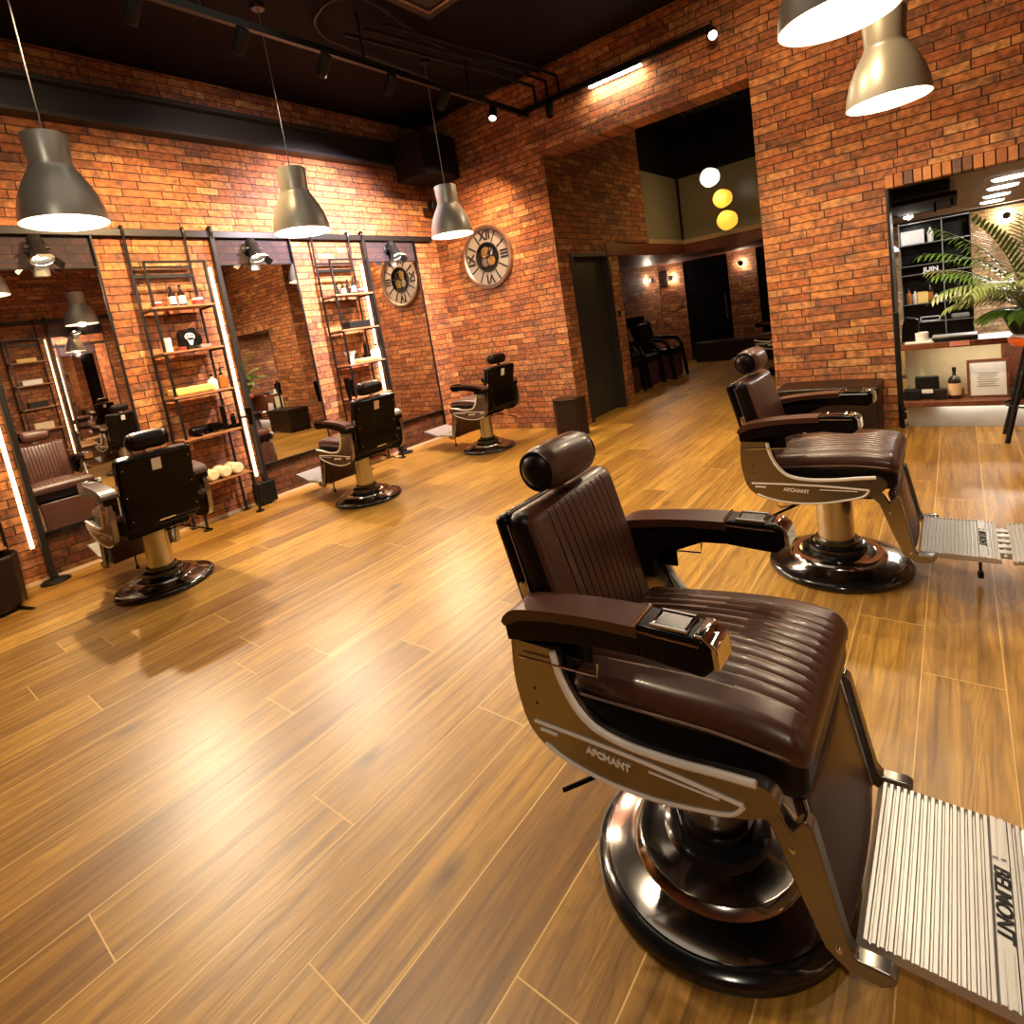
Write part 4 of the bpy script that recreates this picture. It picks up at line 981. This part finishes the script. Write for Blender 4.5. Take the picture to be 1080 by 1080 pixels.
# black post with cables at the left jamb
t = thing('cable_post', 'black metal post at the left edge of the bar opening', 'post', (XB+.03, YB-.05, 0)); obj('post', B(-.018, .018, -.015, .015, 0, 1.05), M_black, t, bev=.004)
for z in (.12, .2): obj('clamp', L([(0, -.03), (.028, -.03), (.028, .03), (0, .03)], 12, (.01, -.02, z)), M_black, t)
yt = YB-.02
t = thing('desk_monitor', 'small black tilted screen standing at the left end of the counter', 'monitor', (-.34, YB+.02, .766)); 
bm = bmesh.new(); prism(bm, [(-.06, 0), (.06, 0), (.07, .20), (-.02, .23), (-.05, .16)], -.06, .06); obj('screen_body', bm, M_shell, t, bev=.006)
obj('stand', B(-.05, .05, -.07, .07, 0, .01), M_grey, t)
tin((-.255, yt, .766), .048, .085, M_paper, 'black-topped white pot on the counter beside the screen', 'pot')
o = obj('paper_pad', B(-.1, .1, -.07, .07, 0, .012), M_paper, None, bev=.002); o.location = (-.27, YB-.06, .766); tag(o, 'pale paper pad at the left front of the counter', 'pad')
t = thing('laptop', 'dark closed laptop with pale top edge in the middle of the counter', 'laptop', (-.03, YB-.03, .766)); obj('laptop_body', B(-.15, .15, -.09, .09, 0, .03), M_dark, t, bev=.004); obj('laptop_lid', B(-.15, .15, -.09, .09, .031, .045), M_grey, t, bev=.004)
t = thing('photo_frame', 'dark framed white notice leaning on the lower counter shelf', 'picture frame', (.175, YB+.0, .256))
obj('frame', boxes([(-.135, .135, -.012, .012, 0, .016), (-.135, .135, -.012, .012, .304, .32), (-.135, -.117, -.012, .012, .016, .304), (.117, .135, -.012, .012, .016, .304)]), M_walnut, t, smooth=False); obj('notice', B(-.117, .117, -.004, .006, .016, .304), M_paper, t, smooth=False)
obj('notice_text', boxes([(-.07+.01*(k % 2), .07-.012*(k % 3), -.006, -.004, .2-.018*k, .204-.018*k) for k in range(7)]), M_grey, t, smooth=False)
t.rotation_euler = (math.radians(-5), 0, 0)
bottle('bottle', (-.045, YB-.01, .256), .045, .27, M_glass, 'dark bottle with square tan label on the lower counter shelf', neck=.28, lab=M_tan)
bottle('bottle', (-.01, YB+.03, .256), .028, .12, M_amber, 'small squat dark bottle behind the labelled bottle on the lower shelf')
t = thing('card_holder', 'black card holder with rounded top on the lower counter shelf', 'holder', (-.235, YB+.02, .256)); obj('holder_back', cushion((.17, .03, .20), .014, 3, None, None, 3), M_black, t).location = (0, 0, .10); obj('card', B(-.04, .04, -.03, -.025, .05, .085), M_paper, t); obj('holder_base', B(-.08, .08, -.06, .02, 0, .04), M_black, t)
o = obj('black_box', B(-.06, .06, -.05, .05, 0, .09), M_dark, None, bev=.004); o.location = (-.345, YB-.02, .256); tag(o, 'low black box at the left end of the lower counter shelf', 'box')
o = obj('brown_box', B(-.045, .045, -.04, .04, 0, .09), M_bin, None, bev=.004); o.location = (-.14, YB-.03, .256); tag(o, 'small brown box between the card holder and the bottle', 'box')
o = obj('black_box', B(-.06, .06, -.05, .05, 0, .08), M_dark, None, bev=.02); o.location = (.37, YB-.02, .256); tag(o, 'black rounded box on the lower shelf right of the notice, behind the stool leg', 'box')

# ------------------------------------------------------------------ stool with the palm
SX, SY = .50, 5.66
t = thing('bar_stool', 'orange round stool with splayed black legs at the right edge', 'stool', (SX, SY, 0))
obj('stool_seat', L([(0, .72), (.14, .72), (.195, .735), (.215, .765), (.215, .79), (.195, .80), (0, .80)], 48), M_orange, t)
obj('seat_pad', L([(0, .80), (.19, .80), (.192, .812), (.17, .818), (0, .82)], 48), M_white, t)
for k in range(4):
    a = PI/4+k*PI/2; bm = T([(.14*math.cos(a), .14*math.sin(a), .725), (.34*math.cos(a)*1.0, .34*math.sin(a)*.6, 0)], .017, 10); obj('leg', bm, M_black, t)
obj('foot_ring', T([(.245*math.cos(a), .20*math.sin(a), .28) for a in [2*PI*i/32 for i in range(32)]], .008, 8, True), M_black, t)
t = thing('potted_palm', 'green potted palm in a black pot standing on the orange stool', 'plant', (SX-.08, SY, .822))
obj('pot', L([(0, 0), (.11, 0), (.15, .10), (.165, .165), (.155, .165), (.14, .13), (0, .13)], 32), M_black, t)
def frond(bm, base, az, lean, ln_, droop, nl=17, lw=.0085, ll=.22, curl=1.5):
    pts = []; n = 14; p = Vector(base); el = lean
    for i in range(n+1):
        pts.append(p.copy()); el -= droop/n; p = p+Vector((math.cos(az)*math.cos(el), math.sin(az)*math.cos(el), math.sin(el)))*(ln_/n)
    tube(bm, pts, [.006*(1-.75*i/n) for i in range(n+1)], 5)
    side = Vector((-math.sin(az), math.cos(az), 0))
    for i in range(nl):
        t_ = .30+.70*i/(nl-1); k = min(n-1, int(t_*n)); fr_ = t_*n-k; q = pts[k].lerp(pts[min(n, k+1)], fr_); d = (pts[min(n, k+1)]-pts[max(0, k-1)]).normalized()
        for s in (-1, 1):
            L_ = ll*(1-.45*abs(t_-.55)/.45)*random.uniform(.85, 1.1)
            dir_ = (d*.75+side*s*.75+Vector((0, 0, .18))).normalized(); m_ = 6; pr = None; w0 = dir_.cross(Vector((0, 0, 1))).normalized(); pp_ = q.copy(); prev = None
            for j in range(m_+1):
                u_ = j/m_; w = lw*math.sin(PI*min(1, .12+.88*u_))**.7*(1 if u_ < 1 else .02)
                a_, b_ = bm.verts.new(pp_-w0*w), bm.verts.new(pp_+w0*w)
                if prev: bm.faces.new((prev[0], prev[1], b_, a_))
                prev = (a_, b_); dir_ = (dir_+Vector((0, 0, -.16*curl))).normalized(); pp_ = pp_+dir_*(L_/m_)
random.seed(3)
def fronds(lst, m, name):
    bm = bmesh.new()
    for a in lst: frond(bm, *a[0], **a[1])
    obj(name, bm, m, t, ang=80)
fronds([(((0, 0, .12), math.radians(180), 1.32, .62, 1.55), dict(ll=.17)), (((0, 0, .12), math.radians(198), 1.45, .92, 1.35), dict(ll=.19)), (((.02, 0, .12), math.radians(160), 1.2, .55, 1.2), dict(ll=.16)),
        (((0, 0, .12), math.radians(95), 1.5, .85, .7), dict(ll=.15)), (((0, 0, .12), math.radians(262), 1.45, .80, .6), dict(ll=.19, lw=.013, curl=.35)), (((-.02, 0, .12), math.radians(172), 1.5, .95, 1.0), dict(ll=.20)), (((-.02, -.02, .12), math.radians(205), 1.3, .75, 1.3), dict(ll=.19)), (((-.02, -.02, .12), math.radians(230), 1.5, .9, .9), dict(ll=.19, lw=.014, curl=.3))], M_leaf, 'foliage')
fronds([(((0, 0, .12), math.radians(a), 1.1+.3*random.random(), .5+.35*random.random(), 1.2+.5*random.random()), dict(ll=.17)) for a in (20, 60, 120, 150, 215, 240, 285, 320, 345, 190, 175, 205, 255, 225, 270, 165)], M_leaf2, 'pale_foliage')
fronds([(((0, 0, .12), math.radians(a), .9, .34, 1.6), dict(ll=.13)) for a in (0, 50, 110, 170, 205, 250, 300)], M_leaf, 'lower_foliage')

# ------------------------------------------------------------------ lights
def light(kind, loc, power, col, size=.05, target=None, **k):
    l = bpy.data.lights.new(kind.lower(), kind); l.energy = power; l.color = col
    o = bpy.data.objects.new(kind.lower()+'_light', l); C.objects.link(o); o.location = loc
    if kind in ('POINT', 'SPOT'): l.shadow_soft_size = size
    if kind == 'AREA': l.size = size
    for a, b in k.items(): setattr(l, a, b)
    if target is not None: o.rotation_euler = (Vector(target)-Vector(loc)).to_track_quat('-Z', 'Y').to_euler()
    return o
WARM = (1, .68, .36); NEU = (1, .80, .54); COOL = (1, .90, .95)
for i, (loc, lab) in enumerate(lampspec):
    light('POINT', (loc[0], loc[1], loc[2]+.02), (60, 60, 60, 60, 45)[i], (1, .80, .54), .05)
# wall spotlights above mirrors throw the chair shadows
for y, p in ((1.62, 400), (3.20, 300), (5.12, 220)):
    light('SPOT', (XL+.26, y, 2.52), p, (1, .82, .58), .03, (XL+3.2, y-.6, 0), spot_size=math.radians(85), spot_blend=.4)
# ceiling track spots on the left wall
for y, c, p, z in [(.2, (1, .66, .34), 620, 1.9), (1.3, (1, .72, .46), 70, 3.0), (2.3, (1, .66, .32), 950, 2.0), (3.2, (1, .74, .60), 160, 3.0), (4.2, (1, .84, .90), 2300, 2.35), (5.5, (1, .66, .36), 900, 1.6)]:
    light('SPOT', (-4.0, y, 3.72), p, c, .03, (XL, y, z), spot_size=math.radians(86), spot_blend=1.)
# back wall spots
light('SPOT', (-3.98, 4.9, 3.72), 230, (1, .62, .32), .04, (-4.9, YB, 1.2), spot_size=math.radians(80), spot_blend=.7)
light('SPOT', (-1.7, YB-.32, 3.80), 200, NEU, .05, (-2.3, 3.2, 0), spot_size=math.radians(85), spot_blend=.5)
light('AREA', (-2.79, YB-.062, 3.885), 14, NEU, .6, (-2.79, YB-.05, 2), shape='RECTANGLE', size_y=.03)
# added fill lights without fixtures, above the chairs (outside the frame)
light('SPOT', (-.9, 3.6, 3.9), 260, WARM, .06, (-.9, YB, 2.2), spot_size=math.radians(100), spot_blend=.8)
light('SPOT', (-2.9, 1.6, 4.0), 230, NEU, .06, (-1.6, 1.5, 0), spot_size=math.radians(80), spot_blend=.7)
light('SPOT', (-2.2, 3.9, 4.1), 620, (1, .78, .44), .06, (-1.6, 4.9, 0), spot_size=math.radians(95), spot_blend=.8)
light('SPOT', (-.6, -1.4, 4.0), 170, (1, .88, .70), .05, (-4.3, 2.6, 2.75), spot_size=math.radians(42), spot_blend=.8)
light('SPOT', (.5, -1.6, 3.9), 190, (1, .86, .66), .05, (-.7, 1.6, .4), spot_size=math.radians(60), spot_blend=.8)
light('AREA', (-2.2, 1.6, 4.3), 20, (1, .86, .68), 3.0, (-2.2, 1.6, 0), shape='SQUARE')  # added soft ceiling fill, no lamp hangs there
# passage and low room
light('POINT', (-2.85, 9.0, 2.9), 16, (1, .62, .22), .15)
for loc in ((-5.24, 11.75, 1.90), (-4.96, 12.33, 1.89), (-3.45, 12.33, 1.94)): light('POINT', loc, 26, (1, .88, .7), .03)
light('SPOT', (-2.6, 7.6, 4.2), 60, WARM, .1, (-2.8, 8.6, 0), spot_size=math.radians(80), spot_blend=.8)
light('AREA', (.35, YB-.05, .70), 2.6, (1, .86, .62), 1.0, (.35, YB+.12, .2), shape='RECTANGLE', size_y=.04)
light('AREA', (.35, YB-.05, .20), .9, (1, .92, .8), 1.0, (.35, YB+.05, .0), shape='RECTANGLE', size_y=.04)
# bar room
for y in (7.48, 8.5, 9.75, 10.9): light('AREA', (.43, y, 2.06), 45, (1, .93, .82), .26, (.43, y, 0), shape='DISK')
light('POINT', (.66, 12.42, 1.93), 40, (1, .85, .6), .03)
light('POINT', (-.42, 8.35, 1.92), 5, (1, .9, .75), .03)

w = bpy.data.worlds.new('world'); bpy.context.scene.world = w; w.use_nodes = True
w.node_tree.nodes['Background'].inputs[0].default_value = (1, .8, .6, 1); w.node_tree.nodes['Background'].inputs[1].default_value = .02

# ------------------------------------------------------------------ camera
M = [[0.7775861122092457, -0.033788049218168345, -0.6278679843958768], [0.609478203070645, -0.2049913329592109, 0.765842590480174], [-0.15458382218423747, -0.9781804133909228, -0.13880533410959206]]
cam = bpy.data.cameras.new('camera'); co = bpy.data.objects.new('camera', cam); C.objects.link(co)
R3 = Matrix([[M[i][0], -M[i][1], -M[i][2]] for i in range(3)])
co.matrix_world = Matrix.Translation((0, 0, 1.5)) @ R3.to_4x4()
cam.sensor_fit = 'HORIZONTAL'; cam.sensor_width = 36; cam.lens = 588.7285618503464/1080*36
cam.shift_x = (540-539.206)/1080; cam.shift_y = (422.19-540)/1080
cam.clip_start = .05; cam.clip_end = 60
sc = bpy.context.scene; sc.camera = co
sc.view_settings.view_transform = 'Standard'; sc.view_settings.look = 'None'; sc.view_settings.gamma = 1; sc.view_settings.exposure = -0.05
sc.view_settings.use_curve_mapping = False
sc.cycles.use_denoising = True
sc.cycles.max_bounces = 8; sc.cycles.glossy_bounces = 5; sc.cycles.diffuse_bounces = 4
sc.cycles.sample_clamp_indirect = 6
